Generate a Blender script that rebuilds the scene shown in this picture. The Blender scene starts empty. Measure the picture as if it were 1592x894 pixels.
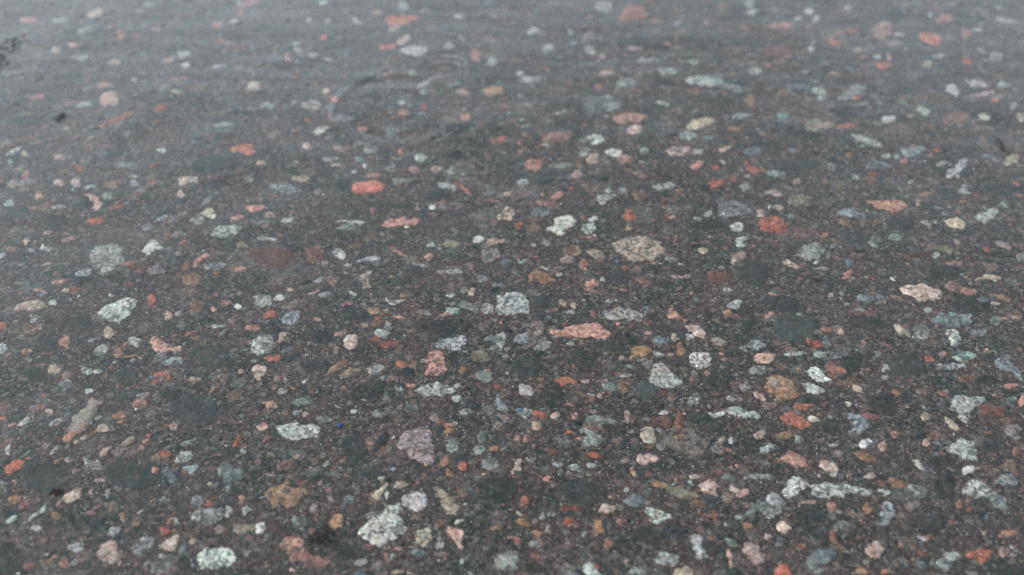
import bpy, math, random
import numpy as np
from mathutils import Vector, noise
from mathutils.geometry import delaunay_2d_cdt

R = math.radians
scene = bpy.context.scene
col = scene.collection
rnd = random.Random(7)
rng = np.random.default_rng(11)

# ------------------------------------------------------------------ camera
W0, H0 = 1592.0, 894.0
CAM_H, PITCH, LENS = 0.28, R(42.0), 37.8
FPX = W0 * LENS / 36.0
cam_d = bpy.data.cameras.new('camera')
cam = bpy.data.objects.new('camera', cam_d)
col.objects.link(cam)
cam.location = (0, 0, CAM_H)
cam.rotation_euler = (math.pi / 2 - PITCH, 0, 0)
cam_d.lens = LENS
cam_d.sensor_width = 36
cam_d.clip_start = 0.005
cam_d.clip_end = 2000
cam_d.dof.use_dof = True
cam_d.dof.focus_distance = 0.385
cam_d.dof.aperture_fstop = 7.0
scene.camera = cam
FWD = Vector((0, math.cos(PITCH), -math.sin(PITCH)))
UP = Vector((0, math.sin(PITCH), math.cos(PITCH)))
RT = Vector((1, 0, 0))


def ground(px, py):
    """where the sight line through a point of the photograph meets the road surface"""
    d = FWD + RT * ((px - W0 / 2) / FPX) - UP * ((py - H0 / 2) / FPX)
    t = CAM_H / -d.z
    return (d.x * t, d.y * t)


# ------------------------------------------------------------------ node helpers
def nn(nt, kind, **kw):
    n = nt.nodes.new(kind)
    for k, v in kw.items():
        if k.startswith('i_'):
            n.inputs[k[2:].replace('_', ' ')].default_value = v
        else:
            setattr(n, k, v)
    return n


def math_node(nt, op, a, b=None, c=None, clamp=False):
    n = nt.nodes.new('ShaderNodeMath')
    n.operation = op
    n.use_clamp = clamp
    for i, v in enumerate((a, b, c)):
        if v is None:
            continue
        if isinstance(v, (int, float)):
            n.inputs[i].default_value = v
        else:
            nt.links.new(v, n.inputs[i])
    return n.outputs[0]


def maprange(nt, v, a, b, c=0.0, d=1.0, smooth=True):
    n = nt.nodes.new('ShaderNodeMapRange')
    n.interpolation_type = 'SMOOTHSTEP' if smooth else 'LINEAR'
    nt.links.new(v, n.inputs['Value'])
    n.inputs['From Min'].default_value = a
    n.inputs['From Max'].default_value = b
    n.inputs['To Min'].default_value = c
    n.inputs['To Max'].default_value = d
    return n.outputs['Result']


def mixc(nt, fac, a, b, mode='MIX'):
    n = nt.nodes.new('ShaderNodeMix')
    n.data_type = 'RGBA'
    n.blend_type = mode
    for s, v in ((n.inputs[0], fac), (n.inputs[6], a), (n.inputs[7], b)):
        if isinstance(v, (int, float)):
            s.default_value = v
        elif isinstance(v, (tuple, list)):
            s.default_value = (*v[:3], 1)
        else:
            nt.links.new(v, s)
    return n.outputs[2]


def tex_noise(nt, vec, scale, detail=3.0, rough=0.6, dist=0.0, out='Fac'):
    n = nt.nodes.new('ShaderNodeTexNoise')
    n.inputs['Scale'].default_value = scale
    n.inputs['Detail'].default_value = detail
    n.inputs['Roughness'].default_value = rough
    n.inputs['Distortion'].default_value = dist
    nt.links.new(vec, n.inputs['Vector'])
    return n.outputs[out]


def tex_voro(nt, vec, scale, feature='F1', rand=1.0):
    n = nt.nodes.new('ShaderNodeTexVoronoi')
    n.feature = feature
    n.inputs['Scale'].default_value = scale
    n.inputs['Randomness'].default_value = rand
    nt.links.new(vec, n.inputs['Vector'])
    return n


def ramp(nt, fac, stops, interp='LINEAR'):
    n = nt.nodes.new('ShaderNodeValToRGB')
    cr = n.color_ramp
    cr.interpolation = interp
    while len(cr.elements) < len(stops):
        cr.elements.new(0.5)
    for e, (p, c) in zip(cr.elements, stops):
        e.position = p
        e.color = (*c, 1)
    nt.links.new(fac, n.inputs[0])
    return n.outputs['Color']


# ------------------------------------------------------------------ the film of rain water, one shape for the whole street
DROPS = [(618, 168, 112, 1.0), (690, 108, 42, .8), (95, 183, 34, .7), (90, 765, 26, .6),
         (512, 838, 40, .8), (1555, 225, 34, .6), (395, 140, 95, .35), (10, 90, 60, .9)]   # photo position, radius there, strength


def film_group():
    g = bpy.data.node_groups.new('water_film', 'ShaderNodeTree')
    g.interface.new_socket('Normal', in_out='OUTPUT', socket_type='NodeSocketVector')
    out = g.nodes.new('NodeGroupOutput')
    geo = g.nodes.new('ShaderNodeNewGeometry')
    pos = geo.outputs['Position']
    flat = nn(g, 'ShaderNodeVectorMath', operation='MULTIPLY')
    g.links.new(pos, flat.inputs[0])
    flat.inputs[1].default_value = (1, 1, 0)
    p = flat.outputs[0]
    st = nn(g, 'ShaderNodeVectorMath', operation='MULTIPLY')
    g.links.new(p, st.inputs[0])
    st.inputs[1].default_value = (0.45, 1.25, 0)
    h = math_node(g, 'MULTIPLY', tex_noise(g, p, 22, 1.5, 0.45), WAVE_A)
    h = math_node(g, 'MULTIPLY_ADD', tex_noise(g, st.outputs[0], 75, 1.5, 0.45), WAVE_B, h)
    wob = nn(g, 'ShaderNodeVectorMath', operation='MULTIPLY_ADD')
    g.links.new(tex_noise(g, p, 60, 2, 0.5, out='Color'), wob.inputs[0])
    wob.inputs[1].default_value = (.009, .009, 0)
    off = nn(g, 'ShaderNodeVectorMath', operation='SUBTRACT')
    g.links.new(p, off.inputs[0])
    off.inputs[1].default_value = (.0045, .0045, 0)
    g.links.new(off.outputs[0], wob.inputs[2])
    gate = maprange(g, tex_noise(g, p, 38, 2, .5), .40, .62, .35, 1.2)
    for (px, py, rp, a) in DROPS:
        cx, cy = ground(px, py)
        x2, _ = ground(px + rp, py)
        r0 = abs(x2 - cx)
        d = nn(g, 'ShaderNodeVectorMath', operation='DISTANCE')
        g.links.new(wob.outputs[0], d.inputs[0])
        d.inputs[1].default_value = (cx, cy, 0)
        dist = d.outputs['Value']
        lam = max(r0 * 0.42, 0.0035)
        s = math_node(g, 'SINE', math_node(g, 'MULTIPLY', dist, 2 * math.pi / lam))
        env = maprange(g, dist, r0 * 0.75, r0 * 1.35, 1, 0)
        env2 = maprange(g, dist, 0.0, r0 * 0.9, 0.45, 1)
        w = math_node(g, 'MULTIPLY', math_node(g, 'MULTIPLY', s, env), env2)
        h = math_node(g, 'MULTIPLY_ADD', math_node(g, 'MULTIPLY', w, gate), a * lam * RING_A, h)
    b = nn(g, 'ShaderNodeBump')
    b.inputs['Strength'].default_value = 1.0
    b.inputs['Distance'].default_value = 1.0
    g.links.new(h, b.inputs['Height'])
    up = g.nodes.new('ShaderNodeCombineXYZ')
    up.inputs[2].default_value = 1.0
    g.links.new(up.outputs[0], b.inputs['Normal'])      # the water lies level whatever is under it
    g.links.new(b.outputs['Normal'], out.inputs[0])
    return g


WAVE_A, WAVE_B, RING_A = 0.0012, 0.00024, 0.0088
FILM = film_group()


def finish(nt, color, height=None, bump=0.0004, rough=0.85):
    """a rough mineral surface lying under the clear film of water"""
    b = nt.nodes.new('ShaderNodeBsdfPrincipled')
    out = nt.nodes.new('ShaderNodeOutputMaterial')
    nt.links.new(color, b.inputs['Base Color'])
    b.inputs['Roughness'].default_value = rough
    b.inputs['Specular IOR Level'].default_value = 0.0
    b.inputs['Coat Weight'].default_value = 1.0
    b.inputs['Coat IOR'].default_value = 1.333
    b.inputs['Coat Roughness'].default_value = 0.04
    f = nt.nodes.new('ShaderNodeGroup')
    f.node_tree = FILM
    nt.links.new(f.outputs[0], b.inputs['Coat Normal'])
    if height is not None:
        bp = nn(nt, 'ShaderNodeBump')
        bp.inputs['Strength'].default_value = 1.0
        bp.inputs['Distance'].default_value = bump
        nt.links.new(height, bp.inputs['Height'])
        nt.links.new(bp.outputs['Normal'], b.inputs['Normal'])
    nt.links.new(b.outputs[0], out.inputs[0])


def new_mat(name):
    m = bpy.data.materials.new(name)
    m.use_nodes = True
    m.node_tree.nodes.clear()
    return m, m.node_tree


def flatpos(nt):
    geo = nt.nodes.new('ShaderNodeNewGeometry')
    f = nn(nt, 'ShaderNodeVectorMath', operation='MULTIPLY')
    nt.links.new(geo.outputs['Position'], f.inputs[0])
    f.inputs[1].default_value = (1, 1, 0)
    # slight warp so that no cell has straight sides
    nz = tex_noise(nt, f.outputs[0], 420, 2, 0.5, out='Color')
    s = nn(nt, 'ShaderNodeVectorMath', operation='MULTIPLY_ADD')
    nt.links.new(nz, s.inputs[0])
    s.inputs[1].default_value = (0.0016, 0.0016, 0)
    nt.links.new(f.outputs[0], s.inputs[2])
    return s.outputs[0], f.outputs[0]


def matrix_colour(nt, p, raw):
    """bitumen and sand between the stones: brown-violet and green-grey patches, fine grit"""
    patch = maprange(nt, tex_noise(nt, p, 42, 4, 0.65), 0.36, 0.62)
    base = mixc(nt, patch, (0.037, 0.041, 0.039), (0.069, 0.049, 0.046))
    patch2 = maprange(nt, tex_noise(nt, p, 150, 3, 0.6), 0.42, 0.7)
    base = mixc(nt, math_node(nt, 'MULTIPLY', patch2, 0.55), base, (0.027, 0.033, 0.034))
    v = tex_voro(nt, p, 900)
    grit = ramp(nt, sep(nt, v.outputs['Color'], 0), [
        (0.0, (.030, .035, .036)), (0.30, (.050, .050, .050)), (0.50, (.085, .070, .066)),
        (0.68, (.135, .105, .095)), (0.80, (.12, .13, .125)), (0.90, (.20, .12, .10)), (1.0, (.26, .25, .23))])
    base = mixc(nt, 0.36, base, grit)
    v2 = tex_voro(nt, raw, 1900)
    g2 = maprange(nt, sep(nt, v2.outputs['Color'], 1), 0.0, 1.0, 0.62, 1.38, False)
    n = nt.nodes.new('ShaderNodeVectorMath')
    n.operation = 'SCALE'
    nt.links.new(base, n.inputs[0])
    nt.links.new(g2, n.inputs['Scale'])
    base = n.outputs[0]
    return base, sep(nt, v.outputs['Color'], 2), v2


def sep(nt, c, i):
    s = nt.nodes.new('ShaderNodeSeparateColor')
    nt.links.new(c, s.inputs[0])
    return s.outputs[i]


def asphalt_material():
    m, nt = new_mat('wet_asphalt')
    p, raw = flatpos(nt)
    base, h, v2 = matrix_colour(nt, p, raw)
    # worn stones of several sizes showing faintly in the bitumen
    pal = [(0.0, (.030, .036, .038)), (.22, (.050, .058, .055)), (.36, (.10, .062, .055)), (.48, (.13, .12, .11)),
           (.60, (.21, .23, .22)), (.72, (.30, .17, .13)), (.82, (.15, .17, .18)), (.91, (.33, .12, .08)), (1.0, (.40, .38, .35))]
    for (sc, share, amt, edge) in ((62, 0.66, 0.28, 0.42), (150, 0.66, 0.42, 0.40), (330, 0.58, 0.60, 0.40)):
        w = nn(nt, 'ShaderNodeVectorMath', operation='MULTIPLY_ADD')
        nz = tex_noise(nt, raw, sc * 1.7, 3, 0.6, out='Color')
        nt.links.new(nz, w.inputs[0])
        w.inputs[1].default_value = (0.9 / sc, 0.9 / sc, 0)
        nt.links.new(raw, w.inputs[2])
        v = tex_voro(nt, w.outputs[0], sc)
        pick = maprange(nt, sep(nt, v.outputs['Color'], 0), share, share + 0.02)
        rim = maprange(nt, v.outputs['Distance'], edge - 0.06, edge + 0.04, 1, 0)
        broken = maprange(nt, tex_noise(nt, raw, sc * 6, 3, 0.7), 0.40, 0.56)
        f = math_node(nt, 'MULTIPLY', math_node(nt, 'MULTIPLY', pick, rim), math_node(nt, 'MULTIPLY', broken, amt))
        c = ramp(nt, sep(nt, v.outputs['Color'], 1), pal)
        base = mixc(nt, f, base, c)
    # single light grains
    v3 = tex_voro(nt, raw, 1500)
    few = maprange(nt, tex_noise(nt, raw, 90, 2, .6), .35, .65, .990, .955, False)
    spot = math_node(nt, 'MULTIPLY', math_node(nt, 'GREATER_THAN', sep(nt, v3.outputs['Color'], 2), few),
                     maprange(nt, v3.outputs['Distance'], 0.15, 0.42, 1, 0))
    spot = math_node(nt, 'MULTIPLY', spot, maprange(nt, sep(nt, v3.outputs['Color'], 1), 0, 1, .15, .95, False))
    cc = ramp(nt, sep(nt, v3.outputs['Color'], 0), [(0, (.50, .50, .46)), (.5, (.55, .46, .36)), (1, (.62, .62, .60))])
    base = mixc(nt, spot, base, cc)
    hh = math_node(nt, 'ADD', tex_noise(nt, raw, 700, 3, 0.7), math_node(nt, 'MULTIPLY', h, 0.5))
    finish(nt, base, hh, 0.0005)
    return m


def stone_material(kind):
    m, nt = new_mat({'g': 'speckled_granite', 'f': 'worn_stone', 's': 'smooth_stone'}[kind])
    p, raw = flatpos(nt)
    at = nt.nodes.new('ShaderNodeAttribute')
    at.attribute_name = 'Col'
    ed = nt.nodes.new('ShaderNodeAttribute')
    ed.attribute_name = 'edge'
    c = at.outputs['Color']
    amp = {'g': .7, 'f': 1.0, 's': .5}[kind]
    n1 = tex_noise(nt, raw, 620, 3, 0.6)
    n2 = tex_noise(nt, raw, 230, 3, 0.6, 0.8)
    k = math_node(nt, 'ADD', maprange(nt, n1, 0.3, 0.7, 1 - amp * .5, 1 + amp * .45, False),
                  maprange(nt, n2, 0.3, 0.7, -amp * .35, amp * .35, False))
    sc = nt.nodes.new('ShaderNodeVectorMath')
    sc.operation = 'SCALE'
    nt.links.new(c, sc.inputs[0])
    nt.links.new(k, sc.inputs['Scale'])
    c = sc.outputs[0]
    # warm and cool minerals
    hue = maprange(nt, tex_noise(nt, raw, 520, 2, 0.6), 0.35, 0.65)
    c = mixc(nt, 1.0, c, ramp(nt, hue, [(0, (1.07, .98, .93)), (1, (.93, 1.0, 1.02))]), 'MULTIPLY')
    if kind == 'g':
        v = tex_voro(nt, p, 820)
        thr = maprange(nt, tex_noise(nt, raw, 230, 4, 0.7), 0.40, 0.66, 1.0, 0.22, False)
        grains = maprange(nt, math_node(nt, 'SUBTRACT', sep(nt, v.outputs['Color'], 0), thr), -0.05, 0.07)
        v9 = tex_voro(nt, p, 1350)
        fine = math_node(nt, 'MULTIPLY', maprange(nt, sep(nt, v9.outputs['Color'], 0), 0.76, 0.86), 0.5)
        f = math_node(nt, 'MULTIPLY', math_node(nt, 'MAXIMUM', grains, fine), 0.76)
        tone = maprange(nt, sep(nt, v.outputs['Color'], 1), 0, 1, .74, 1.22, False)
        ts = nt.nodes.new('ShaderNodeVectorMath')
        ts.operation = 'SCALE'
        nt.links.new(c, ts.inputs[0])
        nt.links.new(tone, ts.inputs['Scale'])
        c = ts.outputs[0]
        c = mixc(nt, f, c, (.056, .062, .063))
    else:
        veins = maprange(nt, math_node(nt, 'ABSOLUTE', math_node(nt, 'SUBTRACT', tex_noise(nt, raw, 210, 3, 0.6, 1.0), 0.5)), 0.0, 0.022, 1, 0)
        pits = maprange(nt, tex_noise(nt, raw, 430, 3, 0.7), 0.565, 0.65)
        f = math_node(nt, 'MAXIMUM', math_node(nt, 'MULTIPLY', veins, 0.6), math_node(nt, 'MULTIPLY', pits, 0.7))
        if kind == 's':
            f = math_node(nt, 'MULTIPLY', f, 0.3)
        c = mixc(nt, f, c, (.075, .060, .055))
    # bitumen smeared over the stone, most of it along the rim
    base, h, v2 = matrix_colour(nt, p, raw)
    wide = math_node(nt, 'ADD', math_node(nt, 'MULTIPLY', tex_noise(nt, raw, 560, 4, 0.7), .5), math_node(nt, 'MULTIPLY', tex_noise(nt, raw, 210, 3, 0.6), .5))
    smear = math_node(nt, 'SUBTRACT', wide, math_node(nt, 'MULTIPLY', ed.outputs['Fac'], {'g': .145, 'f': .15, 's': .15}[kind]))
    sm = maprange(nt, smear, *((0.24, 0.56) if kind == 's' else (0.39, 0.50)))
    c = mixc(nt, sm, c, base)
    hh = math_node(nt, 'ADD', n1, math_node(nt, 'MULTIPLY', n2, 0.6))
    finish(nt, c, hh, 0.00028)
    return m


MAT = {k: stone_material(k) for k in 'gfs'}
ASPHALT = asphalt_material()

# ------------------------------------------------------------------ colours of the stones (base colours)
PAL = {'W': (.41, .395, .375), 'G': (.278, .276, .268), 'B': (.180, .190, .198), 'P': (.37, .275, .25), 'S': (.32, .175, .15),
       'R': (.31, .115, .09), 'O': (.26, .15, .105), 'C': (.375, .30, .255), 'Y': (.115, .098, .076), 'K': (.042, .049, .049),
       'N': (.085, .048, .043), 'M': (.18, .155, .155)}
LEV = {'1': .75, '2': .62, '3': .82, '4': 1.08, '5': 1.25}
WORD = {'W': 'white', 'G': 'pale grey', 'B': 'blue-grey', 'P': 'pale pink', 'S': 'salmon', 'R': 'red', 'O': 'orange-brown',
        'C': 'cream', 'Y': 'olive brown', 'K': 'dark slate', 'N': 'maroon', 'M': 'mauve grey'}
DULL = {'P': 'dull pink', 'S': 'dull salmon', 'R': 'dull red', 'O': 'rusty brown', 'C': 'tan', 'G': 'dull grey', 'B': 'dull blue-grey'}


def colour(code):
    b, l = code[0], code[1]
    k = LEV[l]
    if b in 'KNYM':
        k = {'1': .75, '2': 1.0, '3': 1.3, '4': 1.6, '5': 2.0}[l]
    j = rnd.uniform(-.07, .07)
    c = [max(.01, x * k * (1 + j + rnd.uniform(-.05, .05))) for x in PAL[b]]
    if b in 'RSO' and l in '12':
        g = sum(c) / 3
        c = [x * .8 + g * .2 for x in c]
    return tuple(c)

SKY_SAT, GLOW, EXPOSURE = 0.33, 1.8, 0.15

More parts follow.
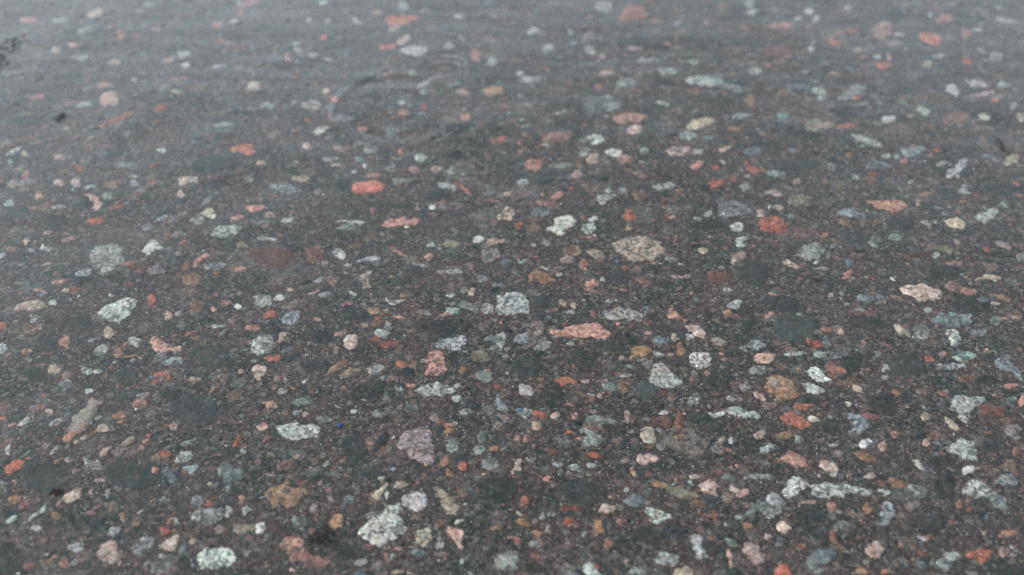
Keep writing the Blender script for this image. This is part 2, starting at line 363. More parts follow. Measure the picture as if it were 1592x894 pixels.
DATA = """
T 0 0
p|P3|640,575 720,560 745,640 700,655 630,650 615,610|pink blocky stone with a whitish lower rim, by the two dull red streaks|pink blocky stone
e|R3|720 740 220 42 22|long brick red sliver slanting under the pink blocky stone|long red sliver
e|R3|990 668 95 45 25
e|P3|715 385 75 38 5
e|G3|1135 338 85 50 0
e|W4|1145 403 72 34 0
e|C3|1045 370 75 40 10
e|R3|1368 255 60 34 0
e|S3|1355 148 95 34 20
e|S3|975 178 75 26 15
e|P4|590 85 85 48 20
e|S3|180 122 110 38 0
e|S4|455 280 62 32 0
e|O3|205 430 75 32 30
e|G4|520 643 105 32 10
e|S3|240 597 105 28 10
e|G4|490 355 110 32 0
e|S3|1120 490 150 28 10
e|S2|650 525 115 42 0
e|S3|1540 20 115 42 10
e|S3|1490 80 60 35 0
e|W3|830 495 50 34 -10
e|C3|1575 530 95 55 0
e|P3|415 795 36 45 0
e|G3|930 30 90 40 5
e|G3|380 128 100 40 5
e|S3|750 215 70 60 30
e|P3|350 310 70 34 0
e|G3|530 190 120 40 15
e|G3|1390 770 130 32 0
e|G3|1010 550 45 36 0
e|K2|150 745 200 50 0
e|N3|1480 290 130 45 0
e|S2|440 640 80 32 0
T 400 0
p|R4|800,115 860,100 985,100 990,125 880,168 830,170 805,140|orange block-shaped stone near the top of the wet surface|orange block stone
e|R5|805 290 118 34 0|narrow bright red bar-shaped stone|bright red bar
p|G5|880,310 930,285 1050,285 1045,325 990,355 920,335|pale blue-grey speckled stone touching a cream one|pale blue-grey stone
e|C4|905 250 100 48 18
e|R4|410 230 45 38 0
e|W3|610 128 60 34 -25
e|W4|320 122 36 30 0
e|W3|435 125 36 28 0
e|G4|905 35 70 60 0
e|O2|1440 245 85 55 0
e|S3|1350 340 85 60 -40
e|G4|1185 285 72 45 0
e|O4|1465 560 150 50 10
e|G4|1045 510 105 34 25
e|W4|395 810 86 45 8|small clean white bean-shaped stone below the water ripples|white bean stone
e|W3|250 305 52 26 0
e|R4|478 615 50 36 -10
e|R3|315 745 60 28 5
e|S3|195 355 75 55 -30
e|W3|1270 240 45 28 -30
e|G3|1450 385 66 50 0
e|S3|1285 725 62 55 0
e|R4|1500 865 90 36 8
e|M3|340 655 115 55 0
e|S4|910 695 75 40 10
e|R3|1030 665 48 34 20
e|G3|70 655 85 42 0
e|S3|650 800 70 34 0
e|W3|1250 100 60 28 0
e|W4|890 635 45 34 0
e|C4|425 565 35 45 -50
e|W3|440 368 70 26 -15
e|S2|740 80 80 45 10
e|P3|1275 572 80 34 0
e|G3|1025 570 60 34 0
e|K1|620 500 190 80 10
e|K1|1215 800 130 70 0
e|S2|820 460 60 32 0
e|N3|1470 680 120 40 0
T 800 0
p|R2|650,110 700,40 760,25 815,70 820,110 740,120 680,135|dull rusty red blotchy stone near the far edge|dull rusty stone
e|O3|885 130 105 34 -5
e|W4|215 293 60 45 0|small bright white rounded stone with a red chip below|white chip over red
e|G4|470 310 66 50 0
e|W3|1460 20 62 48 0
e|W3|1470 75 75 38 10
e|G4|115 190 72 38 20
e|W3|345 200 28 48 0
e|P3|540 352 48 26 0
e|P4|585 455 88 36 0
p|G4g|1060,500 1090,475 1180,465 1275,475 1300,515 1230,530 1130,528|long flat blue-white speckled stone|long speckled stone
e|G3|955 440 115 48 0
e|G3|1110 385 82 34 5
e|W3|1490 440 78 46 -12
e|G3|1370 560 62 34 0
e|O3|1115 560 84 38 0
p|O3|1425,610 1470,585 1500,600 1490,640 1500,670 1450,650|orange tooth-shaped stone beside a dark one|orange tooth stone
e|B2g|545 650 235 105 5|broad dull blue-grey stone above the pink speckled one|broad blue-grey stone
p|S4g|610,715 700,700 780,705 840,725 800,745 720,765 640,755|pink speckled stone touching a pale one at its lower edge|pink speckled stone
e|P4|745 805 92 55 30
p|W4|445,850 500,830 550,850 550,885 500,895 455,880|bright white knobbly stone with two lobes|white two-lobed stone
e|C4|1155 765 158 62 15
e|G3|1070 840 122 56 0
e|W3|920 640 92 32 -15
e|S2|270 850 190 60 10
e|O3|1360 795 105 30 0
e|K1|905 295 115 50 0
e|P3|750 298 105 30 5
e|K2|855 665 170 65 0
e|O2|1290 45 62 55 0
e|W3|290 695 84 24 10
e|G3|830 375 150 34 0
e|G2|700 510 130 60 0
e|K1|930 510 150 50 0
e|M2|460 230 90 80 30
e|G3|550 40 120 60 0
e|S2|1210 140 70 30 0
e|S2|1430 185 110 40 0
e|G3|100 490 150 40 0
e|B3|40 595 45 28 0
e|S3|520 540 34 55 0
e|G2|1260 470 90 20 0
e|W4|35 452 36 24 0
T 1192 0
p|R4|950,215 990,200 1050,215 1090,250 1070,280 1010,272 960,245|orange-red lumpy stone, largest of that colour near the far edge|orange-red lumpy stone
e|S3|1095 115 115 50 5
e|R4|725 405 98 46 0|bright red oval stone with a pink one behind it|bright red oval stone
e|R3|418 265 84 38 0
e|W5|755 740 80 46 5|bright white egg-shaped stone lying on its own|white egg stone
e|R4|490 783 100 36 0|flat coral red oval stone next to a brown blotched one|flat coral stone
e|W3|1480 130 126 40 -8
e|W4|265 75 62 38 0
e|W3|310 115 72 36 20
e|S3|85 160 148 46 5
e|S2|715 185 135 100 15
e|N4|60 315 170 68 0
e|R4|1245 380 68 40 0
p|G5|270,570 310,530 350,530 370,570 360,615 310,610 300,580|white patchy stone with a ragged grey notch|white notched stone
p|G3g|440,610 480,570 530,520 610,540 600,570 550,610 500,620|grey grainy stone slanting up beside the notched white one|grey grainy stone
e|G4|1155 555 94 56 -10
e|W3|1295 520 140 42 -5
e|P4|1325 582 155 28 12
e|R4|1410 622 88 26 20
p|O2|1090,720 1190,690 1270,705 1240,750 1210,785 1150,755|rust brown star-shaped stone|rust brown star stone
e|W4|1345 725 78 48 0
e|W3|1070 347 84 28 0
e|W4|690 347 56 28 0
e|P3|755 345 44 56 0
e|W3|230 447 68 24 12
e|G4|970 685 84 44 -25
e|C2g|330 775 175 75 0
e|G3|1530 655 56 44 0
e|O3|95 575 82 42 0
e|G3|600 645 95 28 15
e|G4|600 860 220 42 -22
e|W3|1460 522 66 36 0
e|W4|1015 88 46 30 0
e|P4|895 718 36 25 0
e|P4|1578 720 60 55 0
e|O2|445 450 135 32 12
e|S2|450 205 90 30 0
e|R3|540 190 75 26 0
e|W3|825 210 60 28 0
e|B3|640 298 60 40 0
e|S3|1235 205 70 60 0
e|W3|1310 183 62 26 5
e|G3|1330 310 80 40 -30
e|C2|1000 395 70 45 0
e|M2|780 265 100 34 0
e|W3|190 110 50 32 0
e|P2|560 310 55 45 0
e|W3|275 300 50 34 0
e|O2|1080 600 90 30 0
e|S3|985 600 50 40 -20
e|W3|500 52 60 26 0
e|K1|800 115 130 60 0
e|K1|480 690 170 70 0
e|G3|1420 350 100 50 0
T 0 224
e|W4|90 45 132 30 20
e|C4|150 60 52 32 0
p|R4|1410,30 1480,5 1570,0 1575,50 1545,80 1515,55 1450,50|bright coral red forked stone|coral red forked stone
p|C4|1090,215 1150,195 1220,205 1235,235 1180,245 1140,265 1105,240|off-white wedge-shaped stone above a small pink one|off-white wedge stone
e|R3|490 150 48 58 60
e|P4|365 240 78 44 -12
e|C4|470 240 72 56 0
p|P4|495,315 560,305 610,335 622,380 600,415 570,405 575,370 550,335|curved pink hook-shaped stone round a dark patch|pink hook stone
e|R3|590 478 110 46 20
e|P4|1118 308 62 40 0
e|B4|875 280 46 38 20
p|C5|1220,440 1290,395 1325,405 1335,470 1300,470 1270,455|cream angular stone with a pointed top|cream angular stone
e|G3g|1220 465 90 65 0
p|G4g|1295,545 1350,510 1420,500 1500,515 1460,550 1380,580 1310,570|pale green-grey ragged stone beneath the cream angular one|pale ragged stone
p|G3g|560,650 610,635 740,620 755,690 740,745 690,785 610,800 560,720|large greenish grey speckled blocky stone|green-grey blocky stone
p|W4|880,665 920,610 960,595 1030,640 975,660 920,695|white arrowhead-shaped stone with a grey stripe|white arrowhead stone
e|W3|520 798 98 48 15
p|W5|245,645 270,610 290,640 335,645 320,668 270,660|small white heart-shaped stone|white heart stone
e|W3|200 655 62 36 15
p|S4|1185,750 1220,710 1265,675 1300,680 1270,715 1215,770|pink two-part stone slanting upward above the rusty one|pink slanting stone
e|G3g|1335 755 150 50 0
e|O2|1195 840 110 90 20|round rusty brown stone below the slanting pink one|round rusty stone
e|S3|1485 775 78 44 0
e|W3|365 385 95 28 5
e|S3|240 315 68 52 0
e|P3|365 78 84 34 -5
e|C4|160 600 56 44 0
e|P2|430 590 95 38 15
e|P3|300 550 82 34 5
p|S5|1520,395 1570,375 1620,370 1667,398 1630,410 1560,425|salmon spindle-shaped stone reaching to a point|salmon spindle stone
e|S3|955 235 100 26 15
e|R2|720 390 92 34 20
e|G4|830 240 56 50 0
e|Y4|1490 625 66 45 0
e|B4|1280 355 72 38 35
e|O2|690 250 85 48 0
e|G2|795 130 155 42 0
e|G3|915 515 62 50 0
e|K1|1330 120 320 100 8
e|K1|360 470 150 80 0
e|K1|530 360 90 60 -30
e|S3|780 740 110 36 0
e|G3|60 110 40 30 0
e|S3|160 190 60 46 0
e|M3|130 240 200 50 10
e|W3|1000 460 100 28 15
e|S3|1470 455 100 40 10
e|M2|1130 430 80 40 0
e|W4|1000 38 70 26 0
e|G3|1540 215 70 50 10
e|G4|820 200 70 26 0
e|K1|1370 245 150 40 0
e|G4|10 690 55 40 45
e|S2|70 655 70 34 10
e|S3|655 845 44 30 0
e|O2|1040 570 50 40 20
e|S2|370 850 110 34 10
e|B2|640 60 70 36 0
e|K2|110 430 170 70 15
e|M2|970 780 110 60 0
e|N3|850 770 110 60 0
e|P3|290 745 60 22 15
e|G3|660 320 90 50 0
T 400 224
p|R5f|580,290 600,245 690,222 775,235 790,265 740,300 640,308|crusty bright orange-red oval stone|crusty orange-red stone
p|S4|750,510 800,475 900,455 995,460 1005,480 960,500 870,510 780,520|long flat salmon stone with a tiny white chip on it|long flat salmon stone
e|W5|925 510 40 24 10
p|G5|465,485 540,460 640,465 690,480 640,505 560,500|long narrow pale grey stone|long pale grey stone
e|G5|1178 265 102 46 -8|pale grey oval stone above a dark blue patch|pale grey oval stone
e|G5|185 468 90 44 5
p|C4g|1485,440 1540,390 1590,400 1590,470 1530,475 1485,475|crumbly cream square stone with dark veins|crumbly cream stone
e|N3|90 705 270 135 -5|big dull maroon oval stone with a small white chip|big maroon stone
e|N4|350 685 130 90 10|dull brick red oval stone beside the big maroon one|dull brick stone
e|W4|508 680 95 65 -35
p|G4|490,775 530,750 650,705 720,685 780,710 740,740 650,735 560,760|long crooked pale stone rising like a tail|crooked pale stone
p|C2|630,825 680,790 740,785 700,820 690,845 710,890 650,885|tan curved stone below the crooked pale one|tan curved stone
e|W4|1365 590 78 42 0
e|W4|1075 625 56 26 15
e|S4|875 670 110 32 -30
e|S4|1068 697 68 36 20
e|B3g|175 270 190 66 0
e|G4|1010 85 74 44 0
e|G4|1200 165 66 40 30
e|P3|965 158 75 45 -10
e|P3|1110 158 75 40 0
e|W3|460 92 114 26 0
e|P4|490 132 74 24 0
e|W3|240 113 54 20 0
e|B3|830 155 72 48 0
e|K1|520 250 95 80 0
e|K1|1225 65 115 60 0
e|R3|1280 275 135 26 -38
e|K1|1125 310 180 70 0
e|Y4|1200 620 115 60 -10
e|Y4|950 718 76 48 10
e|Y3|605 632 62 44 0
e|W5|665 135 28 24 0
e|W4|605 172 40 26 0
e|S3|895 45 48 40 0
e|P2|370 295 60 45 0
e|M2|1445 690 115 90 0
e|G4|70 585 150 28 -5
e|C4|310 12 62 45 0
e|G3|890 230 120 46 5
e|P4|20 120 60 36 0
e|P3|1460 605 80 50 0
e|S2|1450 350 100 26 0
e|K1|960 790 120 80 0
e|G2|1400 835 80 45 0
e|S2|460 840 90 60 -30
e|S2|515 30 90 40 0
e|P3|1530 600 110 28 0
e|G3|700 40 100 44 0
e|C3|270 215 110 40 0
e|P3|80 440 70 46 0
e|G3|1000 745 70 30 0
e|K1|240 640 120 70 0
e|K2|850 380 300 60 0
e|P3|990 385 36 60 20
e|G3|1200 790 150 40 0
e|G3|1440 300 60 30 0
e|C3|1550 310 60 34 0
e|G2|930 545 80 20 0
T 800 224
p|W5|200,530 235,500 245,465 290,445 340,447 385,480 360,505 320,525 310,550 265,560|big white knobbly stone stained cream, brightest in the middle|white knobbly stone
e|G5g|458 522 100 66 5|white stone flecked with dark green|green-flecked stone
e|W4|485 463 62 40 0
p|R3|670,470 700,390 725,400 760,465 720,478|rusty orange triangular stone|rusty triangle stone
e|R4|25 505 48 46 0
p|R3|1200,220 1315,215 1300,245 1210,282|orange wedge-shaped stone with a straight top edge|orange wedge stone
e|R3|1465 150 96 56 -30
e|S5|1130 130 95 42 20
e|R3|1240 145 64 32 -20
p|P4g|950,40 985,10 1060,20 1100,20 1065,60 1010,80 960,75|pink stone with dark holes in it|holed pink stone
e|W4|615 55 112 50 -5
e|G4|800 38 76 42 0
e|C3|480 90 80 62 20
p|S3|60,120 110,95 165,100 175,145 140,175 80,155|dull orange-pink speckled stone with a ragged edge|orange-pink ragged stone
e|P3|385 180 66 50 20
e|G4|50 240 78 55 0
p|G4|505,325 540,308 620,310 625,335 590,345 555,385 520,350|smooth grey triangular stone|grey triangle stone
e|W5|885 265 78 36 0
e|G4|960 258 78 38 0
e|S5|155 360 56 32 -10
e|S4|270 320 80 50 28
p|O2|300,665 345,620 385,620 420,680 360,690|rusty half-round stone below the big white knobbly one|rusty half-round stone
p|C3g|610,620 700,585 820,580 900,620 950,660 880,690 870,720 780,725 700,710 650,670|large mottled stone of cream, white and grey|large mottled cream stone
e|W5|800 680 110 48 -25
p|O3|90,815 120,785 190,790 240,825 240,855 200,868 140,850 105,858|orange-brown boot-shaped stone|boot-shaped stone
p|S4|435,890 440,850 500,835 530,860 500,905 450,920|salmon patchy stone beside a small grey one|salmon patchy stone
e|W4|1375 515 102 54 0|white oval stone with a dark hole|white stone with hole
e|P5|1525 430 70 40 8
p|W3|1360,580 1430,570 1450,590 1420,605 1440,630 1380,635|pale two-layered stone|pale two-layered stone
e|B3g|1360 405 185 105 0|big dull blue-grey square stone|blue-grey square stone
e|G4|1200 430 62 42 20
e|W3|1130 463 52 36 0
e|C4|1165 660 75 46 -15
e|C4|1355 727 46 34 0
e|O4|710 518 54 32 10
e|W4|545 838 40 30 0
e|N3|1260 820 150 80 0
e|S3|805 850 82 42 -20
e|P3|1035 818 112 34 0
e|S3|425 740 76 66 -30
e|M3|330 715 110 50 0
e|S3|1000 590 32 72 -15
e|P3|970 455 55 26 0
e|O2|775 320 85 50 0
e|B3g|1480 45 120 60 0
e|G3|190 610 70 34 0
e|P4|1300 30 80 32 20
e|G3|430 55 80 60 30
e|G4|580 285 46 30 0
e|G4|675 288 54 36 0
e|K1|190 210 130 80 0
e|B2|165 420 100 60 0
e|C3|510 680 120 50 -15
e|P2|770 190 110 40 -15
e|O3|405 120 50 50 0
e|S2|680 95 120 50 0
e|K1|1180 500 200 60 0
e|K2|650 820 150 90 0
e|S2|440 580 80 30 0
e|W3|185 768 60 22 -15
e|G4|960 710 70 22 -10
e|G2|300 130 150 40 0
e|G3|1130 45 80 34 0
e|G3|1430 265 80 50 10
e|O3|690 770 70 32 0
e|W4|275 808 40 26 0
e|P4|1440 200 70 22 10
e|G3|120 625 40 26 0
e|K2|1480 800 200 140 0
e|C2|1390 690 100 50 0
T 1192 224
p|S4|630,350 690,350 770,345 830,350 865,380 840,410 770,420 710,405 660,380|smooth salmon teardrop-shaped stone|salmon teardrop stone
p|C5|1115,485 1130,458 1180,455 1225,480 1230,510 1190,535 1140,515|round cream stone with faint curved lines|round cream stone
p|G4|1280,440 1390,395 1440,410 1400,460 1355,490 1300,465|pale grey-green angular stone beyond the round cream one|grey-green angular stone
p|G5|1110,205 1125,160 1160,130 1225,90 1240,120 1200,170 1190,210|pale grey streaky stone rising steeply|streaky pale stone
p|B4g|810,35 900,10 1010,20 960,60 880,85|long bluish mottled stone near the streaky one|bluish mottled stone
e|C3|1515 98 110 62 15
p|R3|-45,470 -10,455 95,455 115,505 100,550 -10,550 -45,530|orange-red rounded square stone|orange-red square stone
p|P4|-15,292 50,285 95,300 95,328 40,322 -5,312|pinkish white wedge-shaped stone above the orange-red square|pinkish white wedge
e|B2|690 130 150 46 0
e|W3|735 72 66 38 0
e|G4|1220 292 84 44 0
e|O4|980 315 105 38 10
e|P4|932 360 46 40 0
e|B4|65 183 132 44 0
p|B4g|420,435 470,405 520,400 620,445 600,462 540,455 480,440|ragged blue-white stone slanting down|ragged blue-white stone
e|O3|485 482 72 46 0
e|O3|685 482 72 40 0
e|B4|800 575 78 44 0
p|G3g|160,690 220,645 300,610 360,640 350,700 240,725|mottled green-grey stone, fuzzy edged|mottled green-grey stone
p|P5|80,725 130,712 200,745 190,770 150,765|cream-pink sliver with a dark notch|cream-pink sliver
e|W5|308 730 52 28 15
e|S4|495 810 78 48 28
p|C3|1290,830 1390,805 1450,830 1430,850 1370,835 1310,848|thin tan ragged stone|thin tan stone
e|M3|1460 618 92 46 -15
e|R3|1360 650 44 38 0
e|W3|990 490 66 28 -20
e|W4|1050 480 36 22 0
e|G2|1050 690 56 45 0
e|S3|1165 740 95 46 0
e|O4|362 562 46 30 0
e|K1|830 490 180 95 0
e|N3|640 215 90 60 0
e|Y3|200 350 150 70 0
e|M3|415 630 52 30 25
e|M3|385 688 40 46 0
e|K1|1120 310 115 80 0
e|O3|510 65 44 34 0
e|O3|1020 68 44 36 0
e|K1|1080 790 290 95 0
e|K1|1450 285 240 60 0
e|G3|1085 120 78 30 10
e|R3|665 190 60 30 0
e|Y2|430 250 100 60 0
e|W3|553 208 42 30 0
e|W3|895 235 56 30 0
e|P3|185 230 60 36 30
e|C3|65 390 60 34 0
e|G3|1575 700 60 50 0
e|G3|150 448 60 34 15
e|C3|1180 610 60 36 -30
e|G3|1105 430 50 30 0
e|G3|1470 375 66 34 0
e|W3|15 390 40 30 0
e|P3|850 100 56 40 0
e|Y3|1100 650 180 60 -10
e|N2|940 690 120 40 0
e|G3|350 770 80 30 0
e|K2|560 580 180 80 0
e|K2|200 120 300 60 0
T 0 448
p|W4g|615,150 640,115 720,80 780,60 840,70 845,110 800,150 780,190 700,212 640,190|large white stone with blue-grey streaks|large streaked white stone
p|R4|915,100 920,50 945,38 970,75 950,110|small upright bright red stone beyond the streaked white one|upright red stone
p|S5|935,350 950,310 1000,320 1060,360 1115,370 1110,395 1050,392 1000,410 960,395|knobbly salmon stone with a narrow tip|knobbly salmon stone
p|R4|950,515 1000,515 1075,540 1080,565 1020,555 960,545|flat coral stone below a pale one|flat coral sliver
e|R3|955 580 74 28 -5
p|G4|1010,455 1060,425 1130,430 1120,470 1070,485 1020,475|pale grooved stone below the knobbly salmon one|pale grooved stone
p|G4|570,400 620,350 660,340 680,375 640,410 610,420|pale teal slanted stone|pale teal stone
p|G4|485,510 520,480 560,500 630,495 620,530 550,535|pale grey ring-ended stone|ring-ended grey stone
e|C3|195 105 162 58 12|tan oval stone slanting slightly|tan slanting stone
e|W4|330 92 54 32 25
e|C3|675 275 74 72 0
e|G5|22 375 80 60 60
e|O4|165 395 56 38 0
e|P4|1040 165 62 46 30
e|C3|1100 155 42 36 0
e|O2|1222 115 92 88 0
e|W3|1345 235 122 30 0
e|M3|1435 200 62 34 -10
e|S3|1560 245 100 55 -5
p|O3|1285,655 1310,605 1375,600 1340,635 1305,672|small orange triangular stone|small orange triangle
p|M4s|395,930 425,860 450,800 530,740 550,690 600,685 625,720 615,750 575,790 550,850 490,900 440,935|long slanting stone banded pink and grey|banded pink-grey stone
e|O4|740 790 88 50 0
e|C5|640 865 92 50 5
e|P4|300 760 58 34 0
e|W4|150 830 105 38 30
e|S3|250 735 62 34 0
e|R3|275 660 42 26 0
e|W4|870 430 52 24 5
e|S3|815 418 100 24 10
e|M3|415 535 72 50 0
e|W5|1470 115 44 38 0
e|S4|1325 130 40 38 0
e|M3|355 830 95 46 25
e|W3|210 200 56 34 0
e|G3|135 305 64 36 0
e|S3|250 15 84 30 0
e|P4|410 12 52 26 0
e|W4|690 42 44 22 0
e|K1|1050 655 140 80 0
e|K1|470 210 210 100 0
e|K1|210 540 150 110 0
e|K2|1300 420 260 140 0
e|K2|1200 760 300 170 0
e|S3|730 400 60 70 -30
e|G4|830 330 90 60 0
e|G3|220 175 80 34 0
e|Y2|90 260 180 50 0
e|S3|400 330 70 60 -30
e|C3|330 500 70 60 0
e|K2|280 340 150 90 0
e|C3|1210 565 80 40 0
e|G3|400 600 90 60 30
e|M3|880 660 100 40 0
e|G3|550 640 60 40 0
e|S3|1395 90 90 30 0
e|S2|860 720 90 60 0
e|K2|780 560 150 110 0
e|P3|1080 860 70 40 30
e|B3|1140 345 60 24 40
e|P3|235 245 90 32 25
e|P4|1490 515 44 26 10
e|R4|10 805 50 24 15
e|P3|75 845 60 20 15
T 400 448
p|W4|95,75 120,45 155,35 175,65 140,80|small white slanting stone touching a speckled one|small white slanting stone
e|G4g|30 80 115 82 10|pale speckled oval stone touching a small white one|pale speckled oval
p|R4|30,165 80,135 118,150 120,175 80,190 45,188|small bright red stone above a speckled granite one|small bright red stone
p|B4g|145,185 200,145 270,145 260,200 215,238 170,220|blue-grey mottled stone beside a red one|blue-grey mottled stone
p|G4g|-50,350 -20,320 30,300 110,295 95,330 100,375 60,400 10,425 -30,400|pale granite stone with dark specks over a coral one|pale granite over coral
p|R4|40,445 80,415 155,410 150,435 100,460|flat coral stone under the pale granite one|flat coral stone
p|C4|-30,500 10,475 48,480 50,530 30,565 -10,565 -30,540|cream upright stone|cream upright stone
e|P3|150 300 60 72 -30
p|P5|530,320 560,290 620,290 630,330 600,375 560,378 535,355|round cream stone with a grey top|round cream grey-topped stone
p|G5g|1085,360 1110,330 1180,310 1270,295 1285,330 1250,395 1200,380 1130,375|white speckled stone shaped like a fish|white fish-shaped stone
p|S5g|1045,410 1090,392 1165,400 1160,445 1185,500 1165,540 1100,535 1040,535 1060,480|salmon hourglass-shaped stone|salmon hourglass stone
e|O3|720 140 84 46 0
e|R4|742 188 42 38 0
e|G4|810 235 62 62 0
e|G5|775 280 82 52 -20
e|C3|665 230 48 40 0
p|W4|790,55 830,75 920,65 880,95 830,115|small pale stone like a spread wing|pale wing stone
e|W4|590 30 58 22 -20
e|P5|1330 22 66 42 60
e|G4|1200 45 70 30 0
p|G5g|1480,70 1530,40 1600,25 1655,50 1700,100 1685,150 1635,160 1600,150 1540,160 1480,140|large pale granite stone, round and heavily speckled|large pale granite stone
p|G4|1475,290 1520,265 1540,300 1525,380 1490,380 1480,340|upright pale stone above a dull grey round one|upright pale stone
e|G3|730 505 120 62 0
e|G3s|1405 545 112 82 0|smooth dull grey round stone|dull grey round stone
e|Y3|1385 420 112 80 0|olive brown blurred stone over the dull grey round one|olive brown round stone
p|G5g|965,630 1040,600 1110,575 1160,600 1230,620 1200,660 1100,670 1020,655|white bird-shaped speckled stone below the salmon hourglass|white bird-shaped stone
e|W4|1240 605 52 38 0
e|G5|1232 685 62 50 0
p|B5g|1435,745 1470,690 1490,655 1520,700 1560,730 1550,775 1510,760 1460,765|blue-white stone with three lobes|three-lobed stone
e|S3|945 600 74 30 -5
e|R4|895 468 68 34 -20
e|S3|560 95 66 32 20
e|P3|655 98 42 26 0
e|S2|360 190 115 26 0
e|S3|875 180 80 28 0
e|O2|490 490 160 46 32|thin brown stone slanting up past a dark patch|thin brown slanting stone
e|M4|1035 152 115 28 -12
e|W4|600 762 54 28 -20
e|W3|500 735 46 20 -25
e|P3|85 725 112 56 0
e|G3|150 640 68 46 0
e|P3|125 560 50 40 0
e|M3|175 565 42 38 0
e|B4|250 765 66 28 20
e|P4|300 780 50 42 0
p|W5g|130,860 160,845 300,835 395,850 380,890 370,930 310,930 250,945 150,930|big white block-shaped stone|big white block
p|P5|-5,850 40,830 75,850 60,875 20,890|pinkish white stone beside the big white block|pinkish white stone
e|B4|1470 200 54 24 -25
e|R5|1510 208 28 24 0
e|G4|1290 770 105 44 5
e|M3|1095 800 64 42 0
e|O2|1140 828 62 34 0
e|W3|1230 832 42 22 0
e|K1|670 640 240 90 8
e|K1|1150 240 350 85 0
e|K1|600 170 175 95 0
e|K1|350 480 160 80 0
e|K1|210 430 130 60 20
e|S3|505 285 62 36 0
e|P3|990 890 150 44 0
e|R2|1490 615 54 30 0
e|M3|490 385 50 48 30
e|K1|930 520 110 70 0
e|G2|420 810 120 50 0
e|K1|380 290 180 90 0
e|R2|820 345 130 40 10
e|B2|950 740 100 60 0
e|C2|200 105 110 34 25
e|C4|205 12 34 26 0
e|G3|1430 125 90 60 0
e|G3|880 620 60 26 0
e|G3|1280 15 60 40 0
e|Y3|580 520 140 60 20
e|B2|430 45 120 50 0
T 800 448
p|S5f|215,270 250,245 320,250 370,235 440,222 500,215 560,255 578,290 560,325 500,320 430,305 350,300 270,295|long pink club-shaped stone, the largest pink one|pink club stone
p|G4g|550,165 590,130 640,120 700,125 760,150 800,180 780,205 700,195 620,200 560,190|pale speckled stone above the pink club-shaped one|pale stone above club
p|P5|1060,245 1100,225 1140,235 1200,290 1160,310 1100,280|cream and pink slanted stone with a grey flank|cream-pink slanted stone
e|G3|1082 300 55 50 0
p|W4g|1088,398 1210,400 1218,435 1200,495 1110,500 1090,450|square white stone with black specks|square white stone
p|G5|825,570 870,480 900,445 940,475 990,540 1045,575 1040,605 960,615 890,605|big pale triangular stone with a striped base|big pale triangle
p|O4|710,440 740,375 780,350 840,370 855,410 820,420 760,430 720,450|orange arch-shaped stone|orange arch stone
e|O3|1025 385 66 76 0
p|R4|235,572 300,550 350,550 385,580 370,600 300,605|orange-red leaf-shaped stone|orange-red leaf stone
e|P4|440 577 56 30 20
e|P4|560 585 40 46 0
e|W4|470 658 52 22 -15
e|C3|520 660 52 38 -20
e|W3|680 542 100 36 0
e|O2|675 620 52 112 0|upright rust brown stone with soft edges|upright brown stone
e|G4|70 628 92 70 0
p|R4|110,770 150,750 185,775 200,805 160,810 125,795|small coral stone with a pink neighbour|small coral stone
e|P4|250 792 70 45 22
e|S3|370 790 58 46 0
e|C3|695 800 40 82 -12
e|W4|925 767 56 34 0
e|N3|915 825 125 84 0|dark maroon round stone|maroon round stone
e|R2|1018 822 50 124 0|narrow upright red-brown stone|upright red-brown stone
e|W5|1048 776 30 20 0
p|W4|1180,760 1230,770 1290,750 1315,775 1260,800 1200,795|white shell-like stone beside a speckled one|white shell-like stone
p|G5g|1315,750 1360,735 1420,745 1510,770 1500,800 1450,810 1380,800 1330,790|pale speckled stone beside the shell-like one|pale speckled neighbour
p|P5|1465,455 1500,400 1550,395 1610,415 1620,440 1590,460 1510,470|white stone with a pink body and grey ring|white ringed stone
p|P4|1470,640 1510,635 1570,690 1550,700 1480,680|pink-white sliver above the large tan round stone|pink-white sliver
e|M4|1420 615 70 55 25
e|W3|1340 685 64 32 0
p|B4g|1390,375 1440,335 1510,325 1555,365 1480,395 1420,385|mottled blue-grey stone with a cream fringe|fringed blue-grey stone
e|C2|1265 335 120 50 -10
e|N3|915 640 66 60 0
e|K3|820 635 130 105 0
e|S2|1365 590 74 40 0
p|S3|935,160 970,105 995,140 1040,180 1000,190 950,180|dull pink crooked stone|dull pink crooked stone
e|G4|1370 100 92 44 20
e|W4|1320 12 64 30 0
e|W3|335 150 82 34 0
e|P4|298 95 34 54 30
e|S4|465 12 84 36 0
e|P3|140 275 80 30 0
e|B4|45 310 92 76 0
e|G3|165 360 110 50 20
e|G3|350 345 52 24 0
e|M3|820 465 80 56 0
e|G4|890 410 72 44 -20
e|S4|640 222 42 28 0
e|C3|985 300 54 48 0
e|K1|1440 200 100 180 30|dark slate blue upright stone|dark slate stone
e|K3|155 165 105 50 0
e|K1|240 670 160 120 0
e|K2|80 485 190 120 0
e|K1|430 440 200 120 0
e|K2|180 90 180 100 0
e|P4|130 855 72 62 0
e|C3|820 880 96 44 0
e|G3|1105 700 84 56 0
e|S3|1320 155 64 36 0
e|K1|1270 560 180 120 0
e|G3|70 770 80 60 0
e|G2|530 820 160 80 0
e|W4|600 80 80 28 0
e|S3|340 720 60 30 0
e|P3|960 410 50 24 0
e|B3|810 135 60 45 0
e|P4|830 275 46 24 0
e|S2|830 215 50 40 0
e|G3|70 230 44 26 0
e|C3|670 430 50 34 0
e|K2|600 360 170 80 0
e|G2|1500 510 120 60 0
e|S3|1190 530 60 34 0
e|C4|365 105 36 50 0
e|S2|490 150 40 60 0
e|S3|1575 170 50 36 0
T 1192 448
p|C5|830,15 870,-15 960,-25 1040,0 1085,45 1050,80 950,75 870,50|large tan oval stone with fine brown veins|large tan oval
